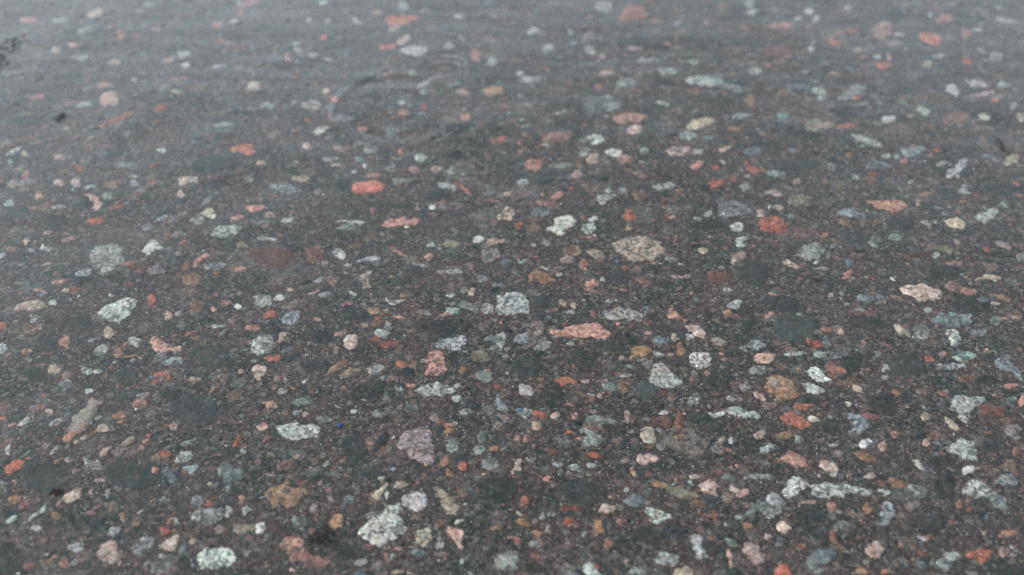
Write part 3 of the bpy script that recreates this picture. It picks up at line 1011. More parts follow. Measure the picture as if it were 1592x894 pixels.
p|O4|0,600 10,560 70,535 130,560 165,600 200,640 180,680 110,695 40,660 0,640 -20,620|large orange-tan round stone with a grey patch|large orange-tan stone
p|R4|165,740 180,710 290,710 280,750 200,765|flat bright red stone, upper of two|upper flat red stone
p|R4|80,800 120,760 170,765 275,840 260,860 200,870 120,840|orange-red slanting stone, lower of two red ones|lower slanting red stone
p|W5|255,530 265,490 310,485 350,530 400,565 350,580 300,575|white tapering stone to one side of the orange-tan one|white tapering stone
p|W4|215,590 270,585 320,610 360,630 300,660 250,640|white ragged stone under the tapering one|white ragged stone
e|C5|560 625 74 46 -10
e|W5|557 730 24 30 0
p|B5|490,800 510,760 570,780 620,810 640,850 600,890 500,890 530,830|white and blue-grey crescent-shaped stone|blue-white crescent stone
p|G5g|1140,720 1180,660 1260,670 1350,690 1340,720 1280,740 1270,790 1240,830 1200,800 1150,760|pale patchy stone spreading like a wing|patchy wing stone
p|B4g|1415,480 1450,425 1500,440 1560,510 1595,560 1570,580 1500,510 1450,510|blue-white streaked stone slanting down|streaked blue-white stone
p|W4|1100,260 1160,250 1215,300 1200,330 1160,365 1130,330|white grooved comb-like stone|white comb stone
e|B4g|1155 190 245 72 0|long blue-grey speckled stone|long blue-grey stone
p|B4|1380,205 1400,175 1450,175 1465,210 1420,240|small blue-white stone with a pale base|small blue-white stone
e|B4|1310 278 105 58 0
e|G4|1150 487 190 46 0|long pale fuzzy stone under the comb-like one|long pale fuzzy stone
e|R4|1010 434 64 38 -10
e|P3|1090 410 58 40 0
e|S4|1360 390 44 54 0
e|O4|1298 475 34 42 0
e|R3|295 342 96 54 -15
e|G4g|175 408 145 44 0
e|B4|335 412 115 48 0
e|B3|430 420 48 44 0
e|G4|735 500 46 48 0
e|G3|728 555 56 44 0
e|B4|465 52 44 50 0
e|O4|1465 62 115 36 -20
e|C4|1415 96 92 24 0
e|S3|1250 22 108 52 -20
e|C3|985 795 62 54 0
p|C5|1095,800 1130,805 1200,860 1180,885 1120,850|thin cream stone slanting down|thin cream stone
e|K1|610 215 250 95 0|dark slate bar-shaped stone|dark slate bar
e|K3|160 250 260 170 0|wide dull grey stone with fine grain|wide dull grey stone
e|K1|710 720 190 135 0|dark round slate stone|dark round slate
e|K1|510 470 190 130 45
e|K2|860 480 260 150 0
e|K1|1270 120 240 110 0
e|W3|580 135 62 28 0
e|G4|995 135 62 36 -10
e|S3|370 258 80 44 0
e|P4|460 270 40 40 0
e|C3|835 265 110 54 -30
e|B2|620 60 130 50 0
e|O2|1235 560 90 50 0
e|S3|1505 605 84 42 0
e|N4|1390 760 160 85 0
e|W3|395 795 48 22 -45
e|S4|1580 700 46 92 0
e|O3|325 780 46 30 0
e|C3|90 125 64 18 0
e|M3|1530 862 95 60 0
e|W3|972 735 44 22 -15
e|B2|1085 725 60 62 0
e|K1|100 100 240 110 0
e|K1|1350 570 150 60 0
e|S3|20 165 60 40 25
e|K2|350 850 160 70 0
e|C4|400 45 36 26 0
e|P3|1540 180 60 30 0
e|B3|700 50 60 40 0
e|B3|1520 700 60 80 30
e|P3|1410 660 50 26 0
e|G2|960 270 120 90 0
T 0 670
p|R4|32,240 50,200 120,178 150,190 130,225 70,270 40,265|bright coral red oval stone near the side edge|coral red oval
p|O4|55,410 100,395 150,405 110,450 60,462|orange-tan chipped stone below the coral oval|orange-tan chipped stone
p|P4|375,420 430,380 500,345 500,390 480,430 400,450|pinkish white fanned stone beside a dark spot|pinkish fanned stone
p|G5g|1085,170 1130,120 1190,130 1195,170 1150,200 1090,195|white speckled lumpy stone beside a small brick one|white speckled lump
p|R3|975,140 1010,110 1060,130 1065,155 1010,165|small brick-red hat-shaped stone|brick hat-shaped stone
p|S4|845,120 870,80 900,90 890,125|small salmon stone touching a pink-white pebble|small salmon stone
e|P5|905 62 46 34 20
p|C4|615,150 625,120 660,90 700,85 690,120 640,160|pale stone, half cream and half grey|half cream half grey stone
p|C2|745,85 790,45 840,40 825,80 780,105|khaki slanting stone|khaki stone
e|G4|1165 68 112 34 22
p|R4|1435,95 1470,30 1495,25 1495,60 1460,100|narrow red stone pointing up with a tiny white chip|narrow red pointing stone
e|W5|1400 92 22 18 0
p|W4|30,140 45,90 70,80 60,150|narrow white upright stone|narrow white stone
e|W3|345 110 74 24 45
p|G3|140,575 200,520 260,460 290,470 270,510 200,550 150,580|long grey-green stone slanting up|long grey-green stone
p|W4|185,600 215,580 270,595 240,625 200,620|small white leaf-shaped stone below the long grey-green one|white leaf-shaped stone
e|O3|345 525 74 50 0
p|G4|405,735 440,695 530,690 515,740 470,760|pale grey-green cracked stone|pale cracked stone
p|P3|590,770 640,700 720,680 715,740 760,790 720,835 620,810|large dull pink boot-like stone|large dull pink stone
p|G3g|820,700 900,650 960,660 930,720 870,780 820,750|grey speckled oval stone by the dull pink one|grey speckled oval
p|C4|985,720 1020,690 1080,640 1115,650 1090,720 1040,750|cream and white stone with a cut side|cream-white cut stone
e|R5|1020 620 72 46 -8|very bright orange-red small pebble|bright orange-red pebble
e|G5|1090 562 64 50 35
p|W5g|1220,780 1240,740 1300,720 1390,710 1445,770 1450,830 1380,845 1300,850 1250,860|large bright white stone with a square end|large bright white stone
p|B5|1180,445 1190,410 1240,400 1265,440 1240,475 1190,470|blue-white stone with a dark dent|dented blue-white stone
p|B3g|1345,250 1380,190 1440,180 1440,240 1510,230 1500,300 1440,330 1440,370 1390,380 1380,310|blue-grey granite stone, branched and speckled|branched granite stone
e|B2|1060 285 130 76 -45
p|W4g|1490,530 1500,470 1540,455 1570,490 1540,505 1520,540|white C-shaped stone with a grainy middle|white C-shaped stone
e|P4|1195 685 66 32 10
p|G4|665,640 680,600 740,585 750,615 700,660|pale blue-grey stone above the dull pink one|pale blue-grey stone
e|O4|760 545 66 44 -55
e|P4|565 382 34 40 0
e|P4|615 307 66 30 0
e|G3|670 388 46 56 0
e|Y3|690 468 90 64 0
e|W4|1000 422 52 32 30
e|W3|875 495 52 18 25
e|K2|270 275 270 220 0|large dull grey round patch-like stone|large dull grey stone
e|K2|800 270 330 160 0|wide dull dark grey stone with soft edges|wide dark grey stone
e|G2|1280 530 210 110 15|mottled grey-green stone with soft edges|mottled soft grey stone
e|M4|1360 612 66 60 30
e|Y4|1510 600 150 66 0
e|B4|1135 730 50 74 0
e|W5|110 878 62 36 15
e|S3|180 835 64 50 0
e|S3|400 812 66 62 0
e|K1|60 790 210 190 0|dark blue-grey stone at the bottom corner|dark blue corner stone
e|S2|475 240 64 26 0
e|M3|425 180 46 42 0
e|G3|545 190 64 36 0
e|S3|960 248 66 44 0
e|G2|990 840 120 70 0
e|W3|605 190 34 24 0
e|C3|520 42 60 24 30
e|C4|470 70 40 26 30
e|K1|560 560 200 90 0
e|K1|1300 650 150 50 0
e|G4|1505 125 44 34 0
e|O2|1150 250 50 40 0
e|G3|165 140 34 26 45
e|S3|90 310 34 26 0
e|G3|1190 830 40 30 0
e|C4|1300 325 40 26 0
e|P3|1500 415 44 36 0
e|G4|1410 505 60 70 0
e|G3|10 320 40 30 0
T 400 670
p|O4g|55,400 100,345 160,325 240,340 295,360 295,410 250,460 170,475 110,455|crusty tan-orange lumpy stone|crusty tan stone
p|O4|445,580 455,530 500,515 540,535 550,560 510,600 460,605|smooth orange stone beside the clump of dark grit|smooth orange stone
e|O3|370 535 36 46 0
e|R5|165 602 36 34 0
p|S3g|140,750 150,690 220,640 290,690 320,760 440,790 465,830 400,850 300,840 230,790|large crumbly pink stone below the dark grit|large crumbly pink stone
p|W4|-20,580 60,560 70,585 45,630 -10,635|white stone to one side of a small red round one|white side stone
p|W4f|905,440 920,390 970,365 1035,395 1050,440 1030,480 985,508 930,480|round greyish white stone|round greyish white stone
p|W5g|650,620 670,570 720,530 770,520 780,470 880,465 890,490 860,530 915,570 910,620 860,670 800,680 710,715 690,680|large white stone with black blotches|black-blotched white stone
p|C3g|1090,370 1130,355 1190,400 1240,440 1285,460 1240,490 1240,530 1170,520 1150,450|cream and grey crumbling stone slanting down|crumbling cream stone
p|C4g|970,680 1000,620 1050,590 1080,610 1080,700 1030,725 980,700|cream lumpy stone beside the black-blotched one|cream lumpy stone
p|P5|1170,610 1200,575 1260,620 1280,670 1275,730 1230,690 1180,640|pinkish white tapering stone|pinkish tapering stone
e|W4|1250 560 78 30 15
p|G4|1100,730 1130,650 1165,680 1150,730|grey-green narrow stone between two pale ones|narrow grey-green stone
p|C5|715,400 705,385 760,350 800,310 815,320 800,360 760,420 725,420|cream bone-shaped stone|cream bone-shaped stone
e|W5|806 400 30 50 0
p|S3|1125,220 1140,170 1170,140 1195,170 1180,215|dull salmon upright stone next to a red one|dull salmon upright stone
e|R4|1268 220 60 66 0|bright rounded red stone|rounded red stone
p|M4g|860,100 900,30 960,-20 1060,10 1100,70 1080,140 1075,200 1000,190 940,140|large mottled pinkish grey granite stone|large mottled granite
p|G3g|1330,140 1340,90 1390,80 1415,120 1370,160|grey sparkling granular stone|grey granular stone
e|G2|1390 40 64 84 0
e|O3|750 110 110 34 0
e|R4|525 165 54 18 -35
e|R4|545 275 28 24 0
e|G4|425 205 56 32 35
e|O3|475 232 52 25 0
e|W4|520 222 36 16 15
e|P3|330 232 36 36 0
p|G3g|55,140 100,130 130,180 160,205 120,190|thin grey stone slanting down|thin grey stone
e|G4|840 780 44 44 0
e|P3|875 727 74 36 0
e|W5|1270 805 32 42 0
e|W5|1298 788 22 22 0
p|C4g|775,895 800,865 880,862 970,870 980,905|cream and green-grey flat stone at the bottom edge|cream bottom-edge stone
e|G3|640 812 84 36 0
e|P5|215 862 40 30 0
e|N3|915 772 120 36 0
p|N5|1430,615 1480,580 1590,550 1600,575 1500,620|dark red streak-like stone|dark red streak stone
e|S4|1567 660 50 32 0
e|G2|1130 762 96 40 0
e|K1|1480 360 250 170 0|large dark blue-grey slate stone|large dark slate
e|K1|350 290 240 60 0
e|M3|455 400 52 76 -10
e|M3|350 470 54 70 0
e|K2|600 100 180 150 0
e|K2|700 260 150 80 0
e|G3|740 180 60 24 0
e|B4|835 230 60 34 0
e|P3|245 160 54 36 30
e|P3|90 275 70 30 0
e|G2|1210 90 90 90 0
e|S2|1130 580 80 40 0
e|P3|800 760 34 24 0
e|G2|1440 210 110 80 0
e|G2|1560 800 160 120 0
e|G3|1520 110 60 36 0
e|S3|720 80 60 30 0
e|K1|530 740 180 110 0
T 800 670
p|P4|755,150 780,138 865,145 895,165 890,190 830,200 800,212 760,200|pink square-sided stone|pink square-sided stone
p|P5|1140,330 1200,310 1230,290 1255,320 1245,370 1265,420 1240,435 1200,395 1150,365|pale pink wedge beside a tiny white pebble|pale pink wedge
p|P4|1325,345 1350,330 1390,355 1450,350 1445,390 1400,415 1350,395|dusty pink stone beside the pale wedge|dusty pink stone
p|W5|810,500 830,465 900,475 940,490 975,540 930,560 850,570 830,530|white stone with a dark slit|white slit stone
p|Y4|840,325 890,315 1000,330 1090,370 1150,385 1120,420 1020,415 950,370|long olive-brown stone with an orange tip|long olive stone
p|C3|775,20 800,-30 860,-20 885,40 850,85 800,70|olive-grey rounded stone above the pink square-sided one|olive-grey rounded stone
e|W5|1342 57 36 56 0
e|P3|1290 57 56 44 15
e|S4|1303 112 68 22 -15
e|R3|1335 167 54 18 50
e|W5|1090 322 40 26 -30|tiny bright white pebble touching nothing|tiny white pebble
p|W4|670,375 690,340 718,365 700,380|tiny white triangular stone|tiny white triangle
p|G4|320,225 350,205 400,200 400,240 340,240|pale grey speckled stone|pale grey little stone
e|G4|475 212 82 42 0
p|R3|30,440 45,395 75,395 100,440 80,490 45,480|mottled red-pink upright stone|mottled red-pink stone
e|S4|200 298 54 42 0
p|G5|150,550 170,485 205,530 205,560|small white spike-shaped stone|white spike stone
e|W4|265 460 64 28 10
p|R5|290,575 320,540 375,545 370,580 345,605|bright red diamond-shaped stone|bright red diamond
p|O4|480,620 490,555 540,545 560,590 520,640 490,660|tan and orange ragged stone beside the red diamond|tan ragged stone
p|P4|525,500 545,450 620,460 640,490 590,510|pinkish stone with three knobs|pink three-knob stone
p|G5g|1030,695 1100,640 1160,655 1170,720 1205,780 1140,800 1100,750 1100,700|white lace-like speckled stone|lace-like stone
p|P5|1305,740 1330,730 1360,780 1345,850 1320,845|narrow pale pink upright stone|narrow pink upright stone
p|P3|1400,730 1440,690 1530,720 1550,790 1500,840 1440,790|broad dull pink and tan stone|broad dull pink stone
p|G5|870,810 880,760 930,740 1010,770 1020,800 980,850 940,830|grey-white lobed stone above a cream one|grey-white lobed stone
p|C5|980,905 1000,850 1060,830 1105,860 1100,905|cream-white rounded stone at the bottom edge|cream-white rounded stone
p|W4|420,850 470,800 500,840 545,880 540,905 450,905|pale stone at the bottom edge with a peaked top|pale peaked stone
p|B3g|1365,530 1450,485 1530,430 1600,430 1590,500 1500,530 1400,550|teal and dark blue mottled stone|teal mottled stone
e|R3|1245 532 52 52 0
e|W3|100 182 66 26 -28
e|S2|15 45 46 52 0
e|S3|75 50 46 46 0
e|P3|740 260 48 46 0
e|S2|580 335 120 16 -42
e|M3|210 610 42 62 10
e|G4|30 515 52 26 -40
e|K2|420 380 270 150 0|wide dark green-grey stone|wide dark green stone
e|K2|820 650 250 110 0|wide slate grey stone|wide slate stone
e|C3|690 803 40 42 0
e|S2|310 712 110 36 0
e|W4|1310 578 26 36 0
e|G3|1515 280 150 46 5
e|P4|1560 650 40 46 0
e|R2|345 480 110 50 0
e|K1|120 850 180 70 0
e|K2|1350 880 120 60 0
e|G3|120 705 80 60 0
e|S3|650 565 50 40 0
e|S3|575 700 80 60 20
e|G3|760 870 100 60 0
e|O2|1140 450 120 60 0
e|P4|820 445 60 24 0
e|S3|20 680 60 60 0
e|S2|175 690 40 60 0
e|G2|480 60 120 70 0
e|G3|230 520 70 34 0
e|G3|910 100 60 50 0
e|O3|1020 40 50 24 0
e|G3|260 205 80 34 0
e|C4|15 225 60 100 -20
e|S2|830 270 60 26 0
e|C4|1110 280 60 34 0
e|W3|530 255 30 30 0
e|W4|335 185 30 18 20
e|P3|595 410 40 24 0
e|G3|430 640 40 50 0
e|S3|1380 215 44 26 0
e|C3|1520 20 80 60 0
T 1192 670
p|W5|100,380 130,310 160,285 210,290 260,330 240,365 190,390 140,420 110,405|big white angular stone by the long speckled bar|big white angular stone
p|G5g|265,340 320,325 400,320 480,325 530,350 640,355 750,365 745,385 650,400 560,405 430,412 320,400|long pale bar-shaped stone with fine dark specks|long pale speckled bar
p|G5g|1205,385 1250,330 1290,300 1350,320 1400,370 1430,390 1410,410 1340,415 1280,400|pale speckled roof-shaped stone|pale roof-shaped stone
p|B4g|1365,420 1420,385 1480,420 1490,460 1475,505 1440,490|dark blue stone with a white rim|white-rimmed blue stone
p|G5g|1095,100 1140,90 1200,55 1265,60 1290,110 1310,170 1290,190 1200,160 1130,140|grey-white speckled ragged stone|grey-white ragged stone
p|W5g|570,75 580,45 610,50 625,40 660,50 660,80 630,90 620,110 580,100|small white stone with black dots|white dotted stone
p|S4|45,155 100,170 130,125 180,120 240,190 240,220 200,238 110,200|salmon and orange layered stone|salmon layered stone
p|P4|320,215 340,180 400,190 450,230 430,270 400,285 360,245|pink stone with a white lower tip|pink white-tipped stone
p|O3|525,125 570,120 640,150 680,160 670,190 620,198 570,170|orange-brown perforated stone|perforated orange stone
p|P3|190,460 220,425 300,430 300,450 240,455 210,480|small dull pink stone under the white angular one|small dull pink stone
e|S4|400 470 66 56 -10
p|B5|690,520 700,450 760,440 805,480 790,540 740,560|blue-white stone with a dark ring|dark-ringed stone
e|B3|725 570 84 50 0
e|O3|625 480 60 60 30
p|C5|55,580 100,560 150,590 150,620 110,635 70,610|cream stone with a white cap|white-capped cream stone
p|P4|600,740 640,690 690,680 740,730 700,780 690,800 640,790|pinkish cream round stone|pinkish cream round stone
p|R4|1230,770 1260,735 1330,725 1390,740 1390,785 1340,820 1260,800|orange-red stone with a ring and a dark centre|ringed orange-red stone
p|P4|1425,740 1460,715 1510,730 1490,770 1465,790|small pink triangular stone|small pink triangle
e|W5|1538 742 40 30 25
p|R4|45,860 70,830 130,825 150,870 150,910 50,910|coral stone at the bottom edge|coral bottom-edge stone
p|O5|540,850 570,838 625,865 615,890 570,888|light orange oval stone near the bottom edge|light orange oval
e|O4|735 870 62 32 0
e|P5|985 75 76 50 -20
e|S4|790 20 54 46 0
e|P3|720 95 66 64 30
p|W4|895,180 940,175 980,230 990,250 950,240|white slender stone slanting down|white slender stone
e|W5|1252 243 74 58 0|smooth whitish oval stone with a pink neighbour|smooth whitish oval
e|P4|1302 230 46 30 0
e|B4|1480 310 130 84 0|blurred pale blue-grey stone|blurred pale blue stone
e|P4|642 278 80 46 15
e|M3|440 145 84 50 0
e|O3|110 30 105 60 10
e|G4|195 55 62 42 0
e|B3|545 10 115 44 0
e|W4|955 662 82 32 -18
e|W4|322 280 34 22 0
e|P4|415 92 70 22 -5
e|B3g|340 780 170 110 10|dark blue and white mottled stone|blue-white mottled stone
e|G3|1150 775 110 60 0
e|G3|1020 820 52 62 0
e|K1|1060 190 180 70 0
e|K1|1095 335 120 190 0
e|K1|270 525 170 95 0
e|S3|1190 455 38 76 0
e|P3|1347 628 30 36 0
e|S3|1490 635 130 50 10
e|R3|522 690 34 28 0
e|S3|835 697 40 36 0
e|C4|895 572 46 20 0
e|G3|75 700 50 44 0
e|W3|490 750 86 18 0
e|S3|1535 135 42 56 0
e|B3|785 634 44 24 0
e|G3|832 325 32 32 0
e|S3|1420 855 34 30 0
e|M3|1530 20 110 60 -20
e|Y3|925 715 44 64 0
e|G4|45 460 120 130 -20
e|G4|0 110 120 56 15
e|G2|930 370 130 80 0
e|K2|1400 90 160 80 0
e|G3|330 870 80 50 30
e|R3|1255 480 46 40 0
e|G3|30 285 60 40 0
e|K1|1500 870 180 80 0
e|K2|1000 560 250 110 0
e|P3|20 655 40 40 0
e|G3|1100 830 100 90 0
e|M2|900 460 100 60 0
"""

# ------------------------------------------------------------------ read the survey of stones
class Stone:
    pass


def parse():
    out = []
    tx = ty = 0
    for line in DATA.strip().splitlines():
        if line.startswith('T '):
            _, a, b = line.split()
            tx, ty = float(a), float(b)
            continue
        f = line.split('|')
        s = Stone()
        s.code = f[1]
        s.label = f[3] if len(f) > 3 else None
        s.short = f[4] if len(f) > 4 else None
        k = 3.98
        if f[0] == 'p':
            pts = [tuple(map(float, q.split(','))) for q in f[2].split()]
            s.pts = [(tx + u / k, ty + v / k) for u, v in pts]
        else:
            u, v, w, h, a = map(float, f[2].split())
            a = R(a)
            cx, cy = tx + u / k, ty + v / k
            ph = rnd.uniform(0, 6.28)
            n = rnd.choice((8, 9, 10, 11))
            e = rnd.uniform(2.0, 3.0)
            s.pts = []
            for i in range(n):
                t = 2 * math.pi * i / n
                ct, st_ = math.cos(t), math.sin(t)
                r = (abs(ct) ** e + abs(st_) ** e) ** (-1 / e)
                r *= 1 + 0.13 * math.sin(2 * t + ph) * rnd.uniform(.3, 1) + rnd.uniform(-1, 1) * (.26 if w * h < 4500 else .18)
                dx, dy = r * ct * w / 2 / k, r * st_ * h / 2 / k
                s.pts.append((cx + dx * math.cos(a) + dy * math.sin(a), cy - dx * math.sin(a) + dy * math.cos(a)))
        xs = [q[0] for q in s.pts]
        ys = [q[1] for q in s.pts]
        s.cx, s.cy = sum(xs) / len(xs), sum(ys) / len(ys)
        ar = 0
        for i in range(len(s.pts)):
            x0, y0 = s.pts[i - 1]
            x1, y1 = s.pts[i]
            ar += x0 * y1 - x1 * y0
        s.area = abs(ar) / 2
        gx = sum((x - s.cx) ** 2 for x in xs)
        gy = sum((y - s.cy) ** 2 for y in ys)
        gxy = sum((x - s.cx) * (y - s.cy) for x, y in s.pts)
        l1 = (gx + gy) / 2 + math.sqrt(((gx - gy) / 2) ** 2 + gxy ** 2)
        l2 = max(1e-6, (gx + gy) / 2 - math.sqrt(((gx - gy) / 2) ** 2 + gxy ** 2))
        s.aspect = math.sqrt(l1 / l2)
        s.slant = 0.5 * math.atan2(2 * gxy, gx - gy)      # image y points down: negative rises towards the far side on the +x side
        out.append(s)
    return out


STONES = parse()


def outline(pts, step):
    """the photographed outline on the ground, closed, rounded, with a fine ragged edge"""
    mx, my = sum(p[0] for p in pts) / len(pts), sum(p[1] for p in pts) / len(pts)
    g = [ground(mx + (p[0] - mx) * 1.13, my + (p[1] - my) * 1.13) for p in pts]
    for _ in range(2):                                     # corner cutting keeps angular stones angular but not sharp
        q = []
        for i in range(len(g)):
            a, b = g[i], g[(i + 1) % len(g)]
            q.append((a[0] * .8 + b[0] * .2, a[1] * .8 + b[1] * .2))
            q.append((a[0] * .2 + b[0] * .8, a[1] * .2 + b[1] * .8))
        g = q
    out = []
    for i in range(len(g)):
        a, b = g[i], g[(i + 1) % len(g)]
        L = math.hypot(b[0] - a[0], b[1] - a[1])
        n = max(1, round(L / step))
        for j in range(n):
            t = j / n
            out.append((a[0] + (b[0] - a[0]) * t, a[1] + (b[1] - a[1]) * t))
    res = []
    AMP = min(.0017, .11 * max(max(q[0] for q in g) - min(q[0] for q in g), max(q[1] for q in g) - min(q[1] for q in g)))
    for x, y in out:
        v = noise.noise_vector(Vector((x * 900, y * 900, 3)))
        v2 = noise.noise_vector(Vector((x * 330, y * 330, 9)))
        res.append((x + v.x * .00040 + v2.x * AMP, y + v.y * .00040 + v2.y * AMP))
    return res


def seg_dist(P, poly):
    A = np.array(poly)
    B = np.roll(A, -1, 0)
    d = np.full(len(P), 1e9)
    for a, b in zip(A, B):
        ab = b - a
        t = np.clip(((P - a) @ ab) / max(ab @ ab, 1e-14), 0, 1)
        d = np.minimum(d, np.hypot(*(P - (a + t[:, None] * ab)).T))
    return d


def stone_geom(s, step=None):
    """vertices, faces, colours and rim distances of one worn stone let into the surface; its top stands just clear of the bitumen"""
    g0 = [ground(*p) for p in s.pts]
    xs, ys = [q[0] for q in g0], [q[1] for q in g0]
    size = max(max(xs) - min(xs), max(ys) - min(ys))
    if step is None:
        step = min(max(size / 20, .00045), .0009)
    poly = outline(s.pts, step)
    n = len(poly)
    ar = sum(poly[i - 1][0] * poly[i][1] - poly[i][0] * poly[i - 1][1] for i in range(n))
    if ar < 0:
        poly.reverse()
    x0, x1 = min(q[0] for q in poly), max(q[0] for q in poly)
    y0, y1 = min(q[1] for q in poly), max(q[1] for q in poly)
    GX, GY = np.meshgrid(np.arange(x0, x1, step), np.arange(y0, y1, step * .87))
    GX[1::2] += step / 2
    P = np.column_stack([GX.ravel(), GY.ravel()])
    P += rng.uniform(-.22, .22, P.shape) * step
    # points inside
    ins = np.zeros(len(P), bool)
    A = np.array(poly)
    B = np.roll(A, -1, 0)
    for a, b in zip(A, B):
        c = (a[1] > P[:, 1]) != (b[1] > P[:, 1])
        den = (b[1] - a[1]) if abs(b[1] - a[1]) > 1e-12 else 1e-12
        ins ^= c & (P[:, 0] < (b[0] - a[0]) * (P[:, 1] - a[1]) / den + a[0])
    P = P[ins]
    if len(P):
        P = P[seg_dist(P, poly) > step * .5]
    allp = [Vector(q) for q in poly] + [Vector(q) for q in P]
    v, e, f, *_ = delaunay_2d_cdt(allp, [], [list(range(n))], 1, 1e-7)
    V = np.array([[q.x, q.y] for q in v])
    d = seg_dist(V, poly)
    hgt = min(max(.00034, size * .05), .0005) * (.75 if s.code[0] in 'KYN' else 1)
    w = min(max(.0004, size * .09), .0012)
    nz = np.array([noise.noise(Vector((x * 420, y * 420, 1))) for x, y in V])
    nz2 = np.array([noise.noise(Vector((x * 1100, y * 1100, 5))) for x, y in V])
    z = -.00012 + hgt * (1 - np.exp(-d / w)) + (nz * .00018 + nz2 * .00010) * np.clip(d / .0006 + .4, 0, 1)
    base = np.array(colour(s.code)) * (.86 if s.area < 240 else 1)
    lo = np.array([noise.noise(Vector((x * 210 + s.cx, y * 210, 7))) for x, y in V])
    C = base[None, :] * (1 + .28 * lo[:, None])
    lo2 = np.clip(np.array([noise.noise(Vector((x * 160, y * 160 + s.cy, 17))) for x, y in V]) * 2.2, 0, 1)
    alt = {'P': (.36, .20, .16), 'S': (.42, .26, .21), 'R': (.30, .13, .09), 'O': (.30, .22, .16), 'W': (.30, .32, .31),
           'G': (.40, .40, .37), 'B': (.36, .38, .38), 'C': (.34, .26, .20), 'M': (.30, .20, .16)}.get(s.code[0])
    if alt:
        C = C * (1 - .6 * lo2[:, None]) + np.array(alt)[None, :] * .6 * lo2[:, None]
    if s.label and 'banded' in s.label:                    # pink at both ends, grey between
        t = (V[:, 1] - V[:, 1].min()) / np.ptp(V[:, 1])
        k = np.clip((np.abs(t - .55) - .28) / .1, 0, 1)[:, None]
        C = C * (1 - k) + np.array((.44, .22, .17)) * k
    if s.label and 'striped base' in s.label:
        t = (V[:, 1] - V[:, 1].min()) / np.ptp(V[:, 1])
        k = np.clip((t - .42) / .12, 0, 1)[:, None]
        C = C * (1 - k) + np.array((.31, .27, .25)) * k
        k = (np.exp(-((t - .40) / .05) ** 2) * .7)[:, None]
        C = C * (1 - k) + np.array((.10, .13, .13)) * k
    if s.label and ('with a grey patch' in s.label or 'grey top' in s.label):
        t = np.hypot((V[:, 0] - (V[:, 0].min() * .65 + V[:, 0].max() * .35)), (V[:, 1] - (V[:, 1].min() * .35 + V[:, 1].max() * .65))) / size
        k = np.clip(1 - t / .3, 0, 1)[:, None] * .8
        C = C * (1 - k) + np.array((.24, .24, .24)) * k
    if s.label and 'white lower tip' in s.label:
        t = (V[:, 1] - V[:, 1].min()) / np.ptp(V[:, 1])
        k = np.clip((.3 - t) / .1, 0, 1)[:, None]
        C = C * (1 - k) + np.array((.52, .50, .47)) * k
    if s.label and 'orange tip' in s.label:
        t = (V[:, 0] - V[:, 0].min()) / np.ptp(V[:, 0])
        k = np.clip((.32 - t) / .15, 0, 1)[:, None]
        C = C * (1 - k) + np.array((.34, .19, .12)) * k
    if s.label and ('ringed' in s.label or 'with a dark centre' in s.label or 'dark hole' in s.label or 'dark ring' in s.label or 'dark slit' in s.label or 'dark dent' in s.label):
        cx, cy = V.mean(0)
        q = np.hypot((V[:, 0] - cx) / np.ptp(V[:, 0]), (V[:, 1] - cy) / np.ptp(V[:, 1]) * (2.2 if 'slit' in s.label else 1.2))
        k = (np.exp(-(q / .13) ** 2) * .9)[:, None]
        C = C * (1 - k) + np.array((.09, .075, .07)) * k
    C = np.clip(C, .008, .80)
    verts = np.column_stack([V, z])
    faces = [list(q) for q in f]
    for q in faces:
        a, b, c = (V[i] for i in q[:3])
        if (b[0] - a[0]) * (c[1] - a[1]) - (c[0] - a[0]) * (b[1] - a[1]) < 0:
            q.reverse()
    # rim loop -> tapered sunken body with a closed underside
    cnt = {}
    for q in faces:
        for i in range(len(q)):
            cnt[(q[i], q[(i + 1) % len(q)])] = 1
    rim = {a: b for (a, b) in cnt if (b, a) not in cnt}
    if rim:
        start = next(iter(rim))
        loop = [start]
        while rim.get(loop[-1]) not in (None, start) and len(loop) < len(rim) + 1:
            loop.append(rim[loop[-1]])
        cx, cy = V.mean(0)
        N = len(verts)
        dep = max(.0015, size * .35)
        low = [[cx + (V[i][0] - cx) * .72, cy + (V[i][1] - cy) * .72, -dep] for i in loop]
        low.append([cx, cy, -dep * 1.25])
        verts = np.vstack([verts, low])
        C = np.vstack([C, np.repeat(C[:1], len(low), 0)])
        d = np.concatenate([d, np.zeros(len(low))])
        m = len(loop)
        for i in range(m):
            j = (i + 1) % m
            faces.append([loop[j], loop[i], N + i, N + j])
            faces.append([N + j, N + i, N + m])
    return verts, faces, C, np.clip(d / min(.0014, size * .16) + .12, 0, 1), size


def make_mesh(name, verts, faces, C, E, mat, smooth=True):
    me = bpy.data.meshes.new(name)
    me.from_pydata([tuple(map(float, v)) for v in verts], [], [[int(i) for i in f] for f in faces])
    ca = me.attributes.new('Col', 'FLOAT_COLOR', 'POINT')
    ca.data.foreach_set('color', np.column_stack([C, np.ones(len(C))]).astype(np.float32).ravel())
    ea = me.attributes.new('edge', 'FLOAT', 'POINT')
    ea.data.foreach_set('value', np.asarray(E, np.float32))
    me.materials.append(mat)
    if smooth:
        me.polygons.foreach_set('use_smooth', [True] * len(me.polygons))
    me.update()
    return me


def tag(o, label=None, cat=None, group=None, kind=None):
    for k, v in (('label', label), ('category', cat), ('group', group), ('kind', kind)):
        if v:
            o[k] = v


